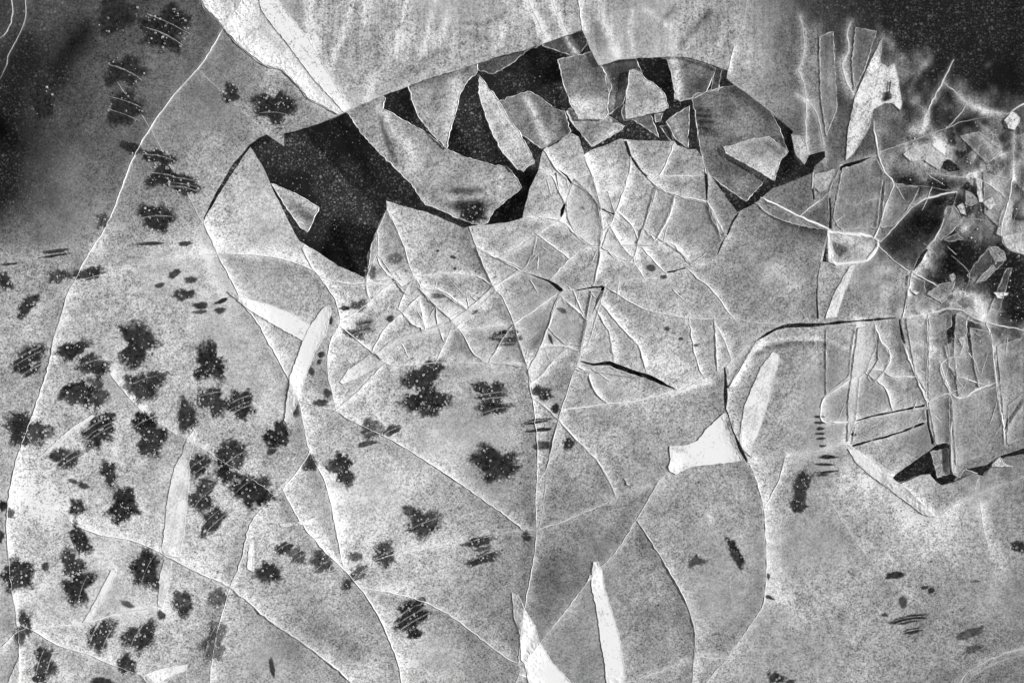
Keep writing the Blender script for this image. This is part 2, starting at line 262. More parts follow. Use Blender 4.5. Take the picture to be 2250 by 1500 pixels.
# ------------------------------------------------------------------ cracks: (kind, width, course); w bright ridge, f faint line, v thick frost vein
CRACKS = [
 ('w',4,'585,-140 548,-40 533,0 525,19 491,64 475,93 440,147 381,213 331,283 296,344 275,397 267,418 235,498 197,557 165,618 152,642 136,698 121,740 107,809 77,900 45,991 25,1068 17,1137 17,1167 25,1271 37,1348 44,1407 45,1497 45,1640'),
 ('w',3,'420,-140 443,0 451,19 475,40 491,64 531,107 582,145 622,157 657,192 678,219 715,237 742,252'),
 ('f',3,'440,157 485,200 533,245 587,291'),
 ('f',2.5,'253,176 288,221 331,283 360,339 381,378 413,429 445,490'),
 ('w',4,'447,488 451,495 467,530 483,567 507,610 523,642 541,674 573,717 585,740 614,793 635,831 654,873 662,900 673,953 681,988 697,1023 713,1052 727,1100 739,1161 755,1244 761,1252'),
 ('w',4,'165,618 219,605 293,583 360,570 411,562 437,561 507,558 600,565 657,581 694,599 715,626 737,658 746,690 745,717 731,740 721,780 721,820 731,863 739,900'),
 ('f',2,'165,618 112,661 45,698 -140,760'),
 ('w',4,'665,545 680,577 694,599 715,612 753,622 805,622'),
 ('w',4,'805,622 805,612 816,577 826,557 827,515'),('w',4,'805,622 807,600'),
 ('w',3,'826,557 837,581 851,602 866,614'),('w',4,'805,622 838,615 866,611'),('w',3,'805,622 830,624 853,630'),('w',5,'805,622 807,640 813,663'),
 ('w',3,'758,701 798,674 813,663 841,637 866,618'),('w',4,'866,611 866,618 885,630 897,626 915,614'),
 ('w',4,'850,455 870,498 889,543 899,581 910,607 921,631 931,645 958,674 987,698 993,706 1017,735 1038,772 1062,793 1075,799'),
 ('w',4,'866,611 907,607 945,606 990,602 1046,607 1070,618 1083,630'),
 ('w',4,'1030,498 1046,541 1062,581 1073,607 1083,630 1107,658 1129,709 1137,740 1150,785 1159,809 1165,852 1171,879 1176,927 1181,980 1180,1055 1177,1100 1179,1164 1172,1233 1151,1345 1139,1455'),
 ('w',9,'1083,630 1060,655 1025,682 993,706'),('w',5,'993,706 953,722 883,742 845,765 827,777'),('w',4,'987,700 963,714 935,720'),
 ('w',4,'1083,630 1105,618 1150,592'),
 ('w',3,'1046,543 1094,567 1150,597 1204,617 1233,637'),('w',3,'1233,637 1265,638 1305,629 1327,629'),
 ('w',5,'1233,637 1217,677 1204,719 1185,767 1161,811'),('w',4,'1325,632 1313,658 1297,695 1284,740 1271,795 1260,817 1249,855 1233,900 1227,922 1215,969 1201,1028 1180,1060'),
 ('f',4,'1201,1028 1193,1113 1182,1164'),
 ('w',4,'1094,567 1148,538 1180,514 1228,485'),('w',4,'1228,485 1215,481 1180,478 1148,480'),('w',3,'1180,515 1215,541 1252,570'),
 ('w',4,'1207,616 1252,570 1281,549 1300,544 1318,544'),('w',5,'1229,485 1244,493 1265,517 1300,542 1318,544'),
 ('w',6,'1318,544 1319,560 1313,589 1305,629'),('w',5,'1318,544 1324,498 1319,458 1313,431 1305,391 1299,383 1281,338'),
 ('w',4,'1185,370 1215,389 1228,423 1241,447 1239,471 1229,485'),('w',5,'1241,447 1244,429 1257,402 1263,394 1299,383'),('w',4,'1195,330 1223,373 1245,392 1257,402'),
 ('w',4,'1263,394 1292,421 1315,450'),('w',4,'1385,345 1385,370 1369,421 1351,472 1340,495 1324,510'),('w',4,'1369,412 1335,421 1313,429'),
 ('f',3,'1319,458 1351,472'),('w',4,'1354,463 1388,495 1402,525'),('w',5,'1340,495 1348,509 1367,543 1391,567'),
 ('w',4,'1372,308 1385,344 1420,389 1439,407 1473,426 1551,443'),('w',3,'1440,408 1433,447 1412,501 1400,538'),('w',6,'1483,430 1471,474 1444,522'),
 ('w',4,'1415,505 1447,533'),('w',8,'1400,538 1412,545'),('w',4,'1400,538 1420,538 1473,534 1495,557 1519,584'),('w',4,'1412,545 1436,573 1463,599'),
 ('w',4,'1400,538 1399,554 1391,578 1399,586 1417,612'),('f',3,'1408,556 1413,585 1417,608'),('w',5,'1318,544 1353,541 1400,538'),
 ('w',6,'1325,552 1337,554 1359,573 1391,578'),('w',5,'1348,520 1338,505'),('w',5,'1362,535 1345,545'),
 ('w',4,'1327,629 1367,618 1393,613 1420,613 1468,598 1505,589 1527,583 1569,571 1585,535 1596,519 1609,487 1622,467'),
 ('w',4,'1551,378 1553,442 1572,482 1580,509 1596,519'),('w',4,'1556,445 1570,470 1590,515'),('w',4,'1481,316 1449,387 1422,390'),('w',3,'1449,387 1500,387 1548,386'),
 ('w',3,'1508,589 1532,610 1556,629 1580,655 1599,685 1614,702'),('f',4,'1566,574 1560,605 1556,629'),('f',3,'1556,629 1540,660'),
 ('w',6,'1327,629 1356,645 1393,669 1433,685 1500,698 1553,701 1620,702 1650,708 1725,714 1797,714 1834,709 1885,705 1975,698 2037,690 2077,679 2110,682 2140,700 2173,711 2250,727 2390,765'),
 ('w',3,'1797,714 1794,650 1795,599 1802,570 1815,519 1821,503 1819,437 1826,410 1842,373'),
 ('w',9,'1818,509 1821,573 1837,581 1874,578 1903,570 1927,541 1917,522 1853,514 1818,509'),
 ('w',6,'1660,444 1671,435 1714,455 1754,475 1783,487 1818,503'),('w',4,'1757,474 1775,458 1794,445 1820,424'),('w',4,'1786,379 1785,415 1789,441'),
 ('w',4,'1922,525 1933,531 1965,498 1994,466 2023,442 2050,433 2101,422 2082,447 2063,509 2034,546 2005,595 1970,578 1933,543 1922,535'),
 ('w',5,'2005,595 1997,631 1986,685 1982,698'),('w',4,'2005,597 2034,615 2061,630'),('w',3,'2034,546 2012,600'),
 ('w',5,'1919,267 1922,301 1930,341 1943,379 1962,404 1943,458 1930,501 1920,522'),('f',3,'1962,412 2029,410 2101,422'),('f',3,'1820,440 1879,450 1941,429'),
 ('f',3,'1797,602 1730,637 1690,660'),('f',3,'1797,605 1815,598 1847,607 1870,640'),
 ('w',5,'1975,698 1981,740 1997,793 2029,868 2036,889 2038,921 2053,977'),('w',4,'1917,704 1933,743 1955,777 1949,804 1922,839 1905,828'),
 ('w',4,'2037,692 2038,765 2037,809'),('w',4,'1813,871 1837,855 1874,831 1901,815 1933,813 1959,827 2010,827'),
 ('f',4,'1813,714 1815,780 1813,871'),('w',6,'1813,871 1805,884 1805,924 1847,927 1877,924 1927,911 1970,903 2034,891'),('w',4,'1901,819 1933,841 1951,865 1961,903'),
 ('w',3,'1862,980 1917,967 1938,961 1981,948 2037,925'),('f',4,'1715,924 1760,922 1805,924'),('f',3,'1820,930 1835,955 1858,978'),
 ('w',5,'2036,885 2087,868 2089,975 2093,1033'),('w',6,'2087,868 2066,801 2109,783'),('w',6,'2066,801 2098,873 2151,852 2187,841'),('w',4,'2098,823 2157,844 2187,841'),
 ('w',4,'2098,823 2080,800'),('w',5,'2165,712 2175,740 2183,793 2191,873 2202,927 2206,975'),('w',6,'2204,950 2221,916 2252,880 2390,760'),
 ('w',5,'2095,762 2100,800 2098,823'),('w',4,'2109,783 2120,740 2124,700'),
 ('w',3,'1954,1052 2002,1084 2052,1136 2087,1113 2125,1092 2162,1079 2189,1065 2223,1057 2252,1045 2390,1000'),
 ('v',9,'1641,1012 1725,1004 1789,993 1853,977 1880,990 1954,1052'),('w',4,'1725,1004 1711,1055 1679,1115'),
 ('w',4,'1641,1012 1652,1030 1669,1079 1677,1116 1682,1180 1683,1260 1677,1321 1666,1345 1623,1407 1593,1449 1553,1497 1480,1640'),
 ('f',4,'1760,1085 1821,1073 1954,1050'),('f',4,'1826,1105 1869,1172 1901,1217 1943,1263 1991,1303 2037,1337'),('f',4,'2140,1088 2151,1100 2159,1153 2172,1200'),
 ('v',10,'2060,1600 2109,1497 2143,1465 2197,1439 2250,1425 2390,1400'),('f',5,'2085,1600 2125,1500 2158,1472 2210,1447 2252,1437'),
 ('w',4,'1271,795 1303,800 1340,796 1353,803 1420,825 1487,857 1513,847 1548,831 1569,817 1593,809'),
 ('w',4,'1593,809 1595,857 1593,897 1599,911 1612,953 1641,1012'),('w',3,'1595,855 1623,812 1663,748 1685,733 1725,715'),('w',6,'1593,807 1609,791 1649,756 1665,746'),
 ('w',5,'1548,831 1529,791 1521,745 1513,700'),('w',4,'1575,813 1572,740 1569,702'),('w',4,'1607,791 1591,748 1571,710'),
 ('w',5,'1315,660 1321,666 1361,714 1396,751 1407,767 1420,822'),('w',5,'1306,672 1327,711 1340,735 1348,788 1350,800'),('f',3,'1348,788 1396,758'),
 ('w',5,'1263,805 1297,816 1295,825 1305,855 1321,876 1335,887'),('w',4,'1236,900 1335,887 1393,881 1433,871 1487,857'),
 ('w',5,'1170,872 1196,892 1225,921 1265,964 1308,1007 1332,1044 1353,1089'),
 ('w',5,'1179,1164 1239,1143 1332,1103 1353,1089 1407,1071 1439,1067 1447,1057 1468,1031'),
 ('w',4,'1445,1062 1423,1100 1397,1140 1361,1201 1321,1244 1292,1276 1233,1353 1188,1409 1153,1457 1135,1497 1085,1640'),
 ('w',4,'1397,1140 1428,1185 1468,1249 1495,1297 1519,1353 1527,1407 1525,1444 1521,1497 1515,1640'),
 ('w',4,'1290,1530 1380,1497 1447,1473 1527,1444 1559,1444 1596,1447'),
 ('w',5,'793,1291 857,1300 910,1313 950,1329 1003,1359 1057,1401 1118,1447 1153,1457'),('w',4,'1144,1481 1175,1505 1240,1640'),
 ('w',5,'622,1073 635,1100 667,1153 710,1204 737,1231 761,1255 793,1291 817,1327 838,1361 859,1412 875,1452 883,1497 905,1640'),('w',4,'622,1073 662,1023 681,990'),
 ('w',4,'761,1252 819,1231 870,1215 923,1201 1017,1191 1097,1172 1150,1164 1179,1164'),
 ('w',3,'243,820 272,857 315,903 373,943 448,985 507,1023 576,1065 603,1086 622,1073'),('w',3,'603,1086 587,1105 560,1135 541,1180 536,1215 507,1288 493,1335 477,1393 467,1447 463,1497 460,1640'),
 ('w',6,'160,1148 197,1164 227,1175 288,1185 347,1209 427,1252 507,1290 600,1367 617,1377 715,1447 771,1497 900,1640'),('f',4,'160,1148 120,1120 17,1150'),
 ('w',6,'72,1382 133,1417 187,1433 259,1463 307,1479 341,1497 480,1640'),('w',5,'72,1382 107,1377 187,1367 240,1353 293,1340 349,1336'),('w',4,'72,1382 40,1368'),('w',4,'60,1378 32,1393 0,1425 -140,1550'),
 ('w',4,'657,879 707,895 742,905 779,927 857,964 937,1012 1017,1065 1118,1137 1151,1163'),('w',4,'739,902 790,855 846,798'),('w',4,'707,894 733,879'),
 ('w',6,'827,777 846,797 883,803 958,797 1038,797 1075,799 1145,799 1160,811'),('w',5,'957,797 982,743 993,712'),('w',5,'1073,797 1105,745 1129,711'),
 ('w',4,'995,722 1057,721 1129,711'),('w',4,'961,714 977,751 982,743'),('w',4,'875,678 905,711 925,720'),('w',5,'897,626 875,678'),('w',4,'925,647 883,687 843,727 820,770'),
 ('w',4,'921,650 931,705'),('w',4,'958,675 962,714'),('w',4,'921,629 966,637 1000,658 1027,680'),('w',4,'745,714 769,733 811,767 827,777'),
 ('w',6,'1188,764 1239,761 1276,773'),('w',6,'1247,764 1215,793 1188,825 1167,842'),('f',3,'982,841 1057,823 1159,811 1212,808 1263,805'),
 ('w',4,'1260,638 1273,671 1290,703'),('f',4,'1300,634 1292,703'),('w',4,'1228,655 1260,674 1290,703'),('w',4,'1229,641 1167,685 1129,711'),('w',3,'1359,620 1357,645'),
 ('w',3,'1262,-140 1271,0 1279,67'),('w',4,'1599,156 1612,105'),('f',3,'1612,105 1640,20 1650,-140'),
 ('v',11,'1757,37 1765,75 1765,123 1754,157 1765,181 1771,227 1770,288 1775,338'),('v',8,'1749,208 1778,227 1797,256 1807,307 1815,367'),
 ('v',14,'1869,48 1861,75 1863,115 1850,141 1861,181 1877,211'),('w',3,'1938,85 1906,149'),
 ('w',5,'2095,131 2071,179 2045,229 2030,258'),('v',9,'2075,183 2095,200 2122,227 2157,243 2213,251'),('v',8,'2122,227 2110,250 2080,280'),('f',4,'1930,336 2077,283 2117,267 2213,251'),
 ('v',10,'2229,288 2226,347 2223,395'),('w',4,'2213,251 2260,225 2390,200'),('w',4,'1845,364 1917,345 1930,341'),
 ('f',3,'56,-140 56,0 56,40 40,80 19,120 0,173 -140,420'),('f',4,'22,-30 27,27 16,69 -10,90'),
 ('w',4,'2223,395 2215,440 2200,500 2207,540 2250,560 2390,600'),('w',4,'2143,391 2180,410 2215,440'),
]
HOLES = [P('586,295 603,307 623,320 623,294 675,280 721,264 755,249 773,240 817,220 894,191 945,171 1003,155 1049,140 1097,124 1150,111 1196,95 1244,79 1279,67 1284,77 1297,107 1315,145 1332,141 1360,131 1428,127 1468,125 1508,126 1543,135 1599,156 1596,172 1617,188 1650,212 1685,240 1743,288 1738,300 1745,320 1746,347 1765,363 1778,341 1812,332 1813,345 1790,365 1786,379 1725,405 1697,415 1660,446 1620,467 1559,383 1548,355 1545,347 1529,328 1511,328 1487,319 1481,311 1372,307 1363,304 1332,319 1303,328 1283,340 1272,300 1257,293 1233,305 1201,324 1193,331 1188,344 1183,373 1164,415 1151,463 1148,479 1108,490 1057,495 1030,498 1019,501 987,487 939,467 894,455 849,441 850,459 833,490 829,503 817,533 807,562 807,591 801,610 742,583 699,554 657,530 646,511 625,469 601,421 591,398 577,365 550,323 517,372 478,432 455,472 449,488 447,480 470,428 508,365 545,320 568,303'),
 P('1954,1052 1991,1025 2045,988 2055,977 2077,972 2087,977 2090,1028 2093,1042 2109,1050 2120,1030 2165,1022 2197,1001 2247,986 2390,940 2390,950 2250,996 2197,1009 2175,1030 2162,1046 2140,1040 2098,1058 2071,1066 2061,1060 2042,1041 2023,1044 1975,1063'),
 P('1842,376 1846,364 1880,354 1917,344 1885,360'),P('1818,520 1819,577 1806,575 1812,545'),
 P('2064,352 2085,350 2107,366 2108,374 2085,378 2068,368')]
GAPSIDES = []
def strip_poly(s, ws):
    pl = P(s); n = len(pl); L, R = [], []
    if isinstance(ws, (int, float)): ws = [ws]*n
    for i, (x, y) in enumerate(pl):
        a, b = pl[max(0, i-1)], pl[min(n-1, i+1)]; dx, dy = b[0]-a[0], b[1]-a[1]; l = math.hypot(dx, dy) or 1
        w = ws[i]/2*random.uniform(.8, 1.25); L.append((x-dy/l*w, y+dx/l*w)); R.append((x+dy/l*w, y-dx/l*w))
    GAPSIDES.append([(x*1.0, y*1.0) for x, y in random.choice((L, R))])
    return L+R[::-1]
for s, ws in [('1150,597 1204,617 1220,628 1235,640',[1,5,8,9]),('1245,639 1265,638 1305,631 1325,630',[1,3,4,4]),('1326,628 1321,645 1313,660 1300,690',[7,9,6,1]),
 ('1275,793 1303,801 1340,797 1353,804 1385,815 1420,826 1455,842 1487,857',[2,6,10,9,9,9,8,1]),
 ('1593,806 1597,825 1594,845 1594,870 1593,899',[9,14,9,9,3]),('1608,940 1620,972 1632,995 1641,1014',[1,6,8,3]),('1593,897 1599,911 1612,953',[2,3,2]),('1597,852 1623,812 1640,785',[4,4,1]),
 ('1660,750 1685,733 1705,722 1725,716 1760,714 1796,714 1815,712 1834,709 1885,705 1930,701 1975,698',[2,7,6,10,11,9,5,6,4,4,1]),
 ('1822,435 1824,470 1824,502',[4,7,9]),('1801,575 1796,610 1794,650 1796,700',[2,3,5,5]),
 ('1880,924 1927,911 1970,903 2031,890',[2,5,4,6]),('1872,979 1917,966 1938,961 1981,948 2031,928',[5,4,5,4,5]),('2036,900 2040,940 2050,975',[5,5,9]),('1975,700 1981,740 1990,765',[5,6,1]),
 ('1373,310 1385,344 1405,372 1422,390',[6,8,6,4]),('1440,410 1437,430 1431,450',[6,4,1]),('1550,350 1552,400 1553,440',[6,7,4]),('1225,372 1245,388 1258,404',[3,7,4]),('1241,448 1236,462 1233,478',[4,9,3]),
 ('1321,458 1351,472',4),('1622,468 1609,487 1596,519',[5,5,2]),('1460,600 1480,596 1505,589',[2,5,3]),('1204,322 1225,310 1235,304',[5,6,2]),('1576,560 1585,535 1592,520',[2,5,2]),
 ('2205,945 2215,925 2232,900 2252,872',[3,8,9,12]),('1785,412 1788,440',[4,6]),('1470,1027 1473,1009 1471,990',[1,5,3]),('2036,548 2020,572 2006,594',[5,9,3]),('2100,424 2088,450 2078,480 2066,510',[4,14,11,3])]:
    HOLES.append(strip_poly(s, ws))

# smooth, jitter
def resample(pl, step, smooth=True):
    n = len(pl); out = []
    for i in range(n-1):
        p0, p1, p2, p3 = pl[max(0, i-1)], pl[i], pl[i+1], pl[min(n-1, i+2)]
        L = math.hypot(p2[0]-p1[0], p2[1]-p1[1]); k = max(1, int(L/step))
        for j in range(k):
            t = j/k
            if smooth:
                q = [.5*((2*b)+(-a+c)*t+(2*a-5*b+4*c-d)*t*t+(-a+3*b-3*c+d)*t**3) for a, b, c, d in zip(p0, p1, p2, p3)]
            else: q = [b+(c-b)*t for b, c in zip(p1, p2)]
            out.append(tuple(q))
    out.append(pl[-1]); return out
def jitter(pl, a):
    return [pl[0]]+[(x+random.gauss(0, a), y+random.gauss(0, a)) for x, y in pl[1:-1]]+[pl[-1]]
crs = [(k, w, P(s)) for k, w, s in CRACKS]
segs = []
for ci, (k, w, pl) in enumerate(crs):
    for a, b in zip(pl[:-1], pl[1:]): segs.append((ci, a, b))
for hp in HOLES:
    for a, b in zip(hp, hp[1:]+hp[:1]): segs.append((-1, a, b))
SA = np.array([s[1] for s in segs]); SB = np.array([s[2] for s in segs]); SC = np.array([s[0] for s in segs])
def snap(ci, p):
    d = SB-SA; L = (d**2).sum(1)+1e-9
    t = np.clip(((np.array(p)-SA)*d).sum(1)/L, 0, 1); q = SA+t[:, None]*d
    dist = np.hypot(*(q-np.array(p)).T); dist[SC == ci] = 1e9
    i = int(dist.argmin())
    if dist[i] > 18: return None
    return tuple(q[i])
def reach(pl, ci):
    # run the end of a crack into the crack it meets, and a hair beyond
    q = snap(ci, pl[-1])
    if q is None: return pl
    if math.hypot(q[0]-pl[-1][0], q[1]-pl[-1][1]) > 2: pl = pl+[q]
    else: pl = pl[:-1]+[q]
    dx, dy = pl[-1][0]-pl[-2][0], pl[-1][1]-pl[-2][1]; l = math.hypot(dx, dy) or 1
    return pl+[(q[0]+dx/l*3, q[1]+dy/l*3)]
CR = []
for ci, (k, w, pl) in enumerate(crs):
    pl = list(pl)
    pl = reach(pl, ci) if max(map(abs, pl[-1])) < 2380 else pl
    if min(pl[0]) > -100: pl = reach(pl[::-1], ci)[::-1]
    CR.append((k, w, jitter(resample(pl, 9), .55)))
HOLES = [resample(h+[h[0]], 10, False)[:-1] for h in HOLES]
HOLES = [[(x+random.gauss(0, .5), y+random.gauss(0, .5)) for x, y in h] for h in HOLES]

def in_poly(X, Y, poly):
    c = np.zeros(X.shape, bool); n = len(poly)
    for i in range(n):
        x0, y0 = poly[i]; x1, y1 = poly[(i+1) % n]
        k = (y0 > Y) != (y1 > Y)
        c ^= k & (X < (x1-x0)*(Y-y0)/((y1-y0) if y1 != y0 else 1e-9)+x0)
    return c
X0, X1, Y0, Y1 = -120, 2370, -120, 1620
def cdt_faces(polys, loops, pts):
    vs, es = [], []
    for pl in polys:
        b = len(vs); vs += [Vector(p) for p in pl]; es += [(b+i, b+i+1) for i in range(len(pl)-1)]
    for pl in loops:
        b = len(vs); n = len(pl); vs += [Vector(p) for p in pl]; es += [(b+i, b+(i+1) % n) for i in range(n)]
    vs += [Vector(p) for p in pts]
    ov, oe, of, _, ooe, _ = delaunay_2d_cdt(vs, es, [], 0, 1e-4)
    return np.array([(v.x, v.y) for v in ov]), oe, of, ooe
def flood(oe, of, ooe):
    con = set()
    for e, o in zip(oe, ooe):
        if o: con.add((min(e), max(e)))
    em = {}
    for fi, f in enumerate(of):
        for a, b in ((f[0], f[1]), (f[1], f[2]), (f[2], f[0])): em.setdefault((min(a, b), max(a, b)), []).append(fi)
    nb = [[] for _ in of]; cut = [[] for _ in of]
    for e, fs in em.items():
        if len(fs) == 2:
            t = cut if e in con else nb
            t[fs[0]].append((fs[1], e)); t[fs[1]].append((fs[0], e))
    lab = [-1]*len(of); k = 0
    for s in range(len(of)):
        if lab[s] >= 0: continue
        st = [s]; lab[s] = k
        while st:
            f = st.pop()
            for g, _ in nb[f]:
                if lab[g] < 0: lab[g] = k; st.append(g)
        k += 1
    return np.array(lab), k, cut
rect = resample([(X0, Y0), (X1, Y0), (X1, Y1), (X0, Y1), (X0, Y0)], 60, False)[:-1]
STEP = 7.0
gx, gy = np.meshgrid(np.arange(X0+4, X1-3, STEP), np.arange(Y0+4, Y1-3, STEP))
gx = gx+rng.uniform(-2, 2, gx.shape); gy = gy+rng.uniform(-2, 2, gy.shape)
fx, fy = np.meshgrid(np.arange(1945, 2262, 4.2), np.arange(235, 825, 4.2)); fx = fx+rng.uniform(-1, 1, fx.shape); fy = fy+rng.uniform(-1, 1, fy.shape)
inside = (gx > -40) & (gx < 2290) & (gy > -40) & (gy < 1540) | (rng.random(gx.shape) < .12)
clipped = [[p for p in pl if X0 < p[0] < X1 and Y0 < p[1] < Y1] for _, _, pl in CR]
# keep a point beyond the rim so that cracks cut the rim
rimcut = [[(min(max(x, X0-15), X1+15), min(max(y, Y0-15), Y1+15)) for x, y in pl] for _, _, pl in CR]
V, oe, of, ooe = cdt_faces(rimcut, [rect]+HOLES, list(zip(gx[inside].tolist(), gy[inside].tolist()))+list(zip(fx.ravel().tolist(), fy.ravel().tolist())))
lab, NF, cut = flood(oe, of, ooe)
F = np.array(of)
A, B, C = V[F[:, 0]], V[F[:, 1]], V[F[:, 2]]
cent = (A+B+C)/3; area = .5*np.abs((B[:, 0]-A[:, 0])*(C[:, 1]-A[:, 1])-(C[:, 0]-A[:, 0])*(B[:, 1]-A[:, 1]))
hole = (cent[:, 0] < X0) | (cent[:, 0] > X1) | (cent[:, 1] < Y0) | (cent[:, 1] > Y1)
for h in HOLES: hole |= in_poly(cent[:, 0], cent[:, 1], h)
far = np.bincount(lab, area, NF)
hl = np.bincount(lab, area*hole, NF) > .5*far
lab = lab.copy()
lab[hl[lab]] = -1
# crumbs too small to be plates of their own join the neighbour they share most edge with
for _ in range(3):
    far = np.bincount(lab[lab >= 0], area[lab >= 0], NF)
    small = [k for k in range(NF) if 0 < far[k] < 170]
    tr = {k: [] for k in small}
    for i in np.nonzero(np.isin(lab, small))[0]: tr[lab[i]].append(i)
    for k in small:
        sc = {}
        for i in tr[k]:
            for g, e in cut[i]:
                if lab[g] != k and lab[g] >= 0:
                    sc[lab[g]] = sc.get(lab[g], 0)+math.hypot(*(V[e[0]]-V[e[1]]))
        if sc:
            t = max(sc, key=sc.get)
            for i in tr[k]: lab[i] = t
kd = kdtree.KDTree(len(cent))
for i, c in enumerate(cent): kd.insert((c[0], c[1], 0), i)
kd.balance()
def plate_at(x, y): return int(lab[kd.find((x, y, 0))[1]])

# frost density per vertex, with a bright glow painted in beside the cracks
TV = tone(V[:, 0].copy(), V[:, 1].copy())
halo = np.zeros(len(V)); FOLD = np.zeros(len(V))
for k, w, pl in CR:
    hw, ha = {'w': (9, .085), 'f': (6, .04), 'v': (12, .10)}[k]
    xs = [p[0] for p in pl]; ys = [p[1] for p in pl]
    s = (V[:, 0] > min(xs)-30) & (V[:, 0] < max(xs)+30) & (V[:, 1] > min(ys)-30) & (V[:, 1] < max(ys)+30)
    if s.any():
        d = dist_poly(V[s, 0], V[s, 1], pl[::3]+[pl[-1]])
        L = math.hypot(max(xs)-min(xs), max(ys)-min(ys)); ha = ha*1.7 if k == 'w' and L < 260 else ha
        halo[s] = np.maximum(halo[s], ha*np.exp(-(d/hw)**2))
        fh = {'w': min(5.6, 1.7+L/120), 'f': .8, 'v': 1.5}[k]; fw = {'w': min(19, 9+L/45), 'f': 8, 'v': 12}[k]
        FOLD[s] = np.maximum(FOLD[s], fh*np.exp(-(d/fw)**1.5))
def to_frost(t):
    t = np.clip(t, .02, 1.1); return t**2.2*(1.12+.23*np.clip((t-.72)/.2, 0, 1))
# smooth milky ice at the top and in patches (1 = no grain), granular elsewhere
STREAK = np.clip(np.exp(-(np.clip(V[:, 1]-90, 0, 999)/60)**2)*np.clip((V[:, 0]-560)/120, 0, 1)+np.clip((V[:, 0]-1700)/200, 0, 1)*np.clip((1050-V[:, 1])/200, 0, 1), 0, 1)
GRAIN = np.clip(.05*np.exp(-(np.clip(V[:, 1]-60, 0, 999)/110)**2)*np.clip((V[:, 0]-560)/120, 0, 1)+.5*np.clip(value_noise(V[:, 0], V[:, 1], 120, 21)*2.2, 0, 1)+.1*np.clip((V[:, 0]-1700)/300, 0, 1)*np.clip((800-V[:, 1])/200, 0, 1)+1.2*halo, 0, .7)
ZOFF = {}
def top_z(k):
    if k not in ZOFF: ZOFF[k] = random.uniform(-.8, .8)
    return ZOFF[k]

def solid(name, pts, tris, frost, ztop, thick, m, parent=None, grain=None):
    """closed slab from a plan triangulation: top, bottom and walls; origin at its base"""
    pts = np.asarray(pts); n = len(pts); c = pts.mean(0)
    tr = []
    for a, b, d in tris:
        s = (pts[b][0]-pts[a][0])*(pts[d][1]-pts[a][1])-(pts[d][0]-pts[a][0])*(pts[b][1]-pts[a][1])
        tr.append((a, b, d) if s < 0 else (a, d, b))      # plan y points down
    ed = {}
    for t in tr:
        for a, b in ((t[0], t[1]), (t[1], t[2]), (t[2], t[0])): ed[(a, b)] = 1
    rim = [(a, b) for (a, b) in ed if (b, a) not in ed]
    pt = pts
    zt = ztop if np.ndim(ztop) else np.full(n, float(ztop))
    vs = [((x-c[0])/1000, (c[1]-y)/1000, (z+thick)/1000) for (x, y), z in zip(pt, zt-ztop_base(zt))]
    bot = [((x-c[0])/1000, (c[1]-y)/1000, 0.0) for (x, y) in pt]
    faces = list(tr)+[(b, a, a+n, b+n) for a, b in rim]+[(a+n, d+n, b+n) for a, b, d in tr]
    o = link_mesh(name, vs+bot, faces, m, parent, {'frost': np.concatenate([frost, frost*.6]), **({'grain': np.concatenate([grain[0], grain[0]]), 'streak': np.concatenate([grain[1], grain[1]])} if grain is not None else {})})
    o.data.materials.append(M_DEEP if name == 'ice_plate' else M_CLEAR)
    mi = np.zeros(len(faces), dtype=np.int32); mi[len(tr)+len(rim):] = 1
    o.data.polygons.foreach_set('material_index', mi)
    x, y, _ = W(c[0], c[1]); o.location = (x, y, (ztop_base(zt)-thick)/1000)
    return o, c
def ztop_base(zt): return float(np.min(zt))

# ------------------------------------------------------------------ words for the labels
LM = [('the big black hole',720,430),('the tall forked white blade',690,770),('the white triangular frost wedge',1555,985),('the long pale blade beside the frost wedge',1665,880),
 ('the dark crushed rubble',2120,640),('the small black hole at lower right',2040,1035),('the straight white needle at the bottom edge',1338,1390),('the floating pale shard in the hole',1420,205),
 ('the large dark sunken slab',1625,310),('the star crack in the lower left corner',72,1382),('the crack star at the black hole tip',805,622),('the lens shaped pale slab',990,400),
 ('the long black zigzag gap',1390,815),('the white rimmed square plate',1868,546),('the dark lozenge plate',2020,500),('the broad white band at the top',640,110),('the pale notched blade at upper right',1925,200),
 ('the black gap over the square corner',1760,714),('the long arc crack on the left',135,700),('the splayed white crack fan',1000,705),('the white crack knot in the centre',1318,545),('the white knot right of centre',1400,538),
 ('the lower four way crack crossing',1179,1164),('the crack knot below the forked blade',681,990),('the bottom crack crossing',793,1291),('the curved white ridge in the lower right corner',2180,1450),
 ('the black corner at upper right',2150,60),('the dark left edge',20,300),('the two pale wide needles at lower left',390,1120),('the rib marked black patch at middle left',302,760),('the pair of thick white veins',1780,220)]
DIRS = ['right of','lower right of','below','lower left of','left of','upper left of','above','upper right of']
def direction(x, y, lx, ly):
    a = math.degrees(math.atan2(y-ly, x-lx)) % 360
    return DIRS[int((a+22.5)//45) % 8]
USED = set()
ORD = ['second','third','fourth','fifth','sixth','seventh','eighth','ninth']
def unique_label(head, x, y):
    near = sorted(LM, key=lambda l: math.hypot(x-l[1], y-l[2]))
    cands = []
    for nm, lx, ly in near[:3]:
        d = math.hypot(x-lx, y-ly)
        pre = '' if d > 110 else 'just '
        cands.append('%s %s%s %s' % (head, pre, direction(x, y, lx, ly), nm))
    a, b = near[0], near[1]
    cands.append('%s between %s and %s' % (head.replace(' ice plate', ' plate'), a[0], b[0]))
    for o in ORD: cands.append('%s, %s nearest to %s' % (head, o, a[0]))
    for o in ORD: cands.append('%s, %s nearest to %s' % (head, o, b[0]))
    for c in cands:
        if c not in USED and 4 <= len(c.split()) <= 16: USED.add(c); return c
    return cands[0]
def size_word(a):
    return 'tiny' if a < 900 else 'small' if a < 4000 else 'medium' if a < 16000 else 'large' if a < 70000 else 'very large'
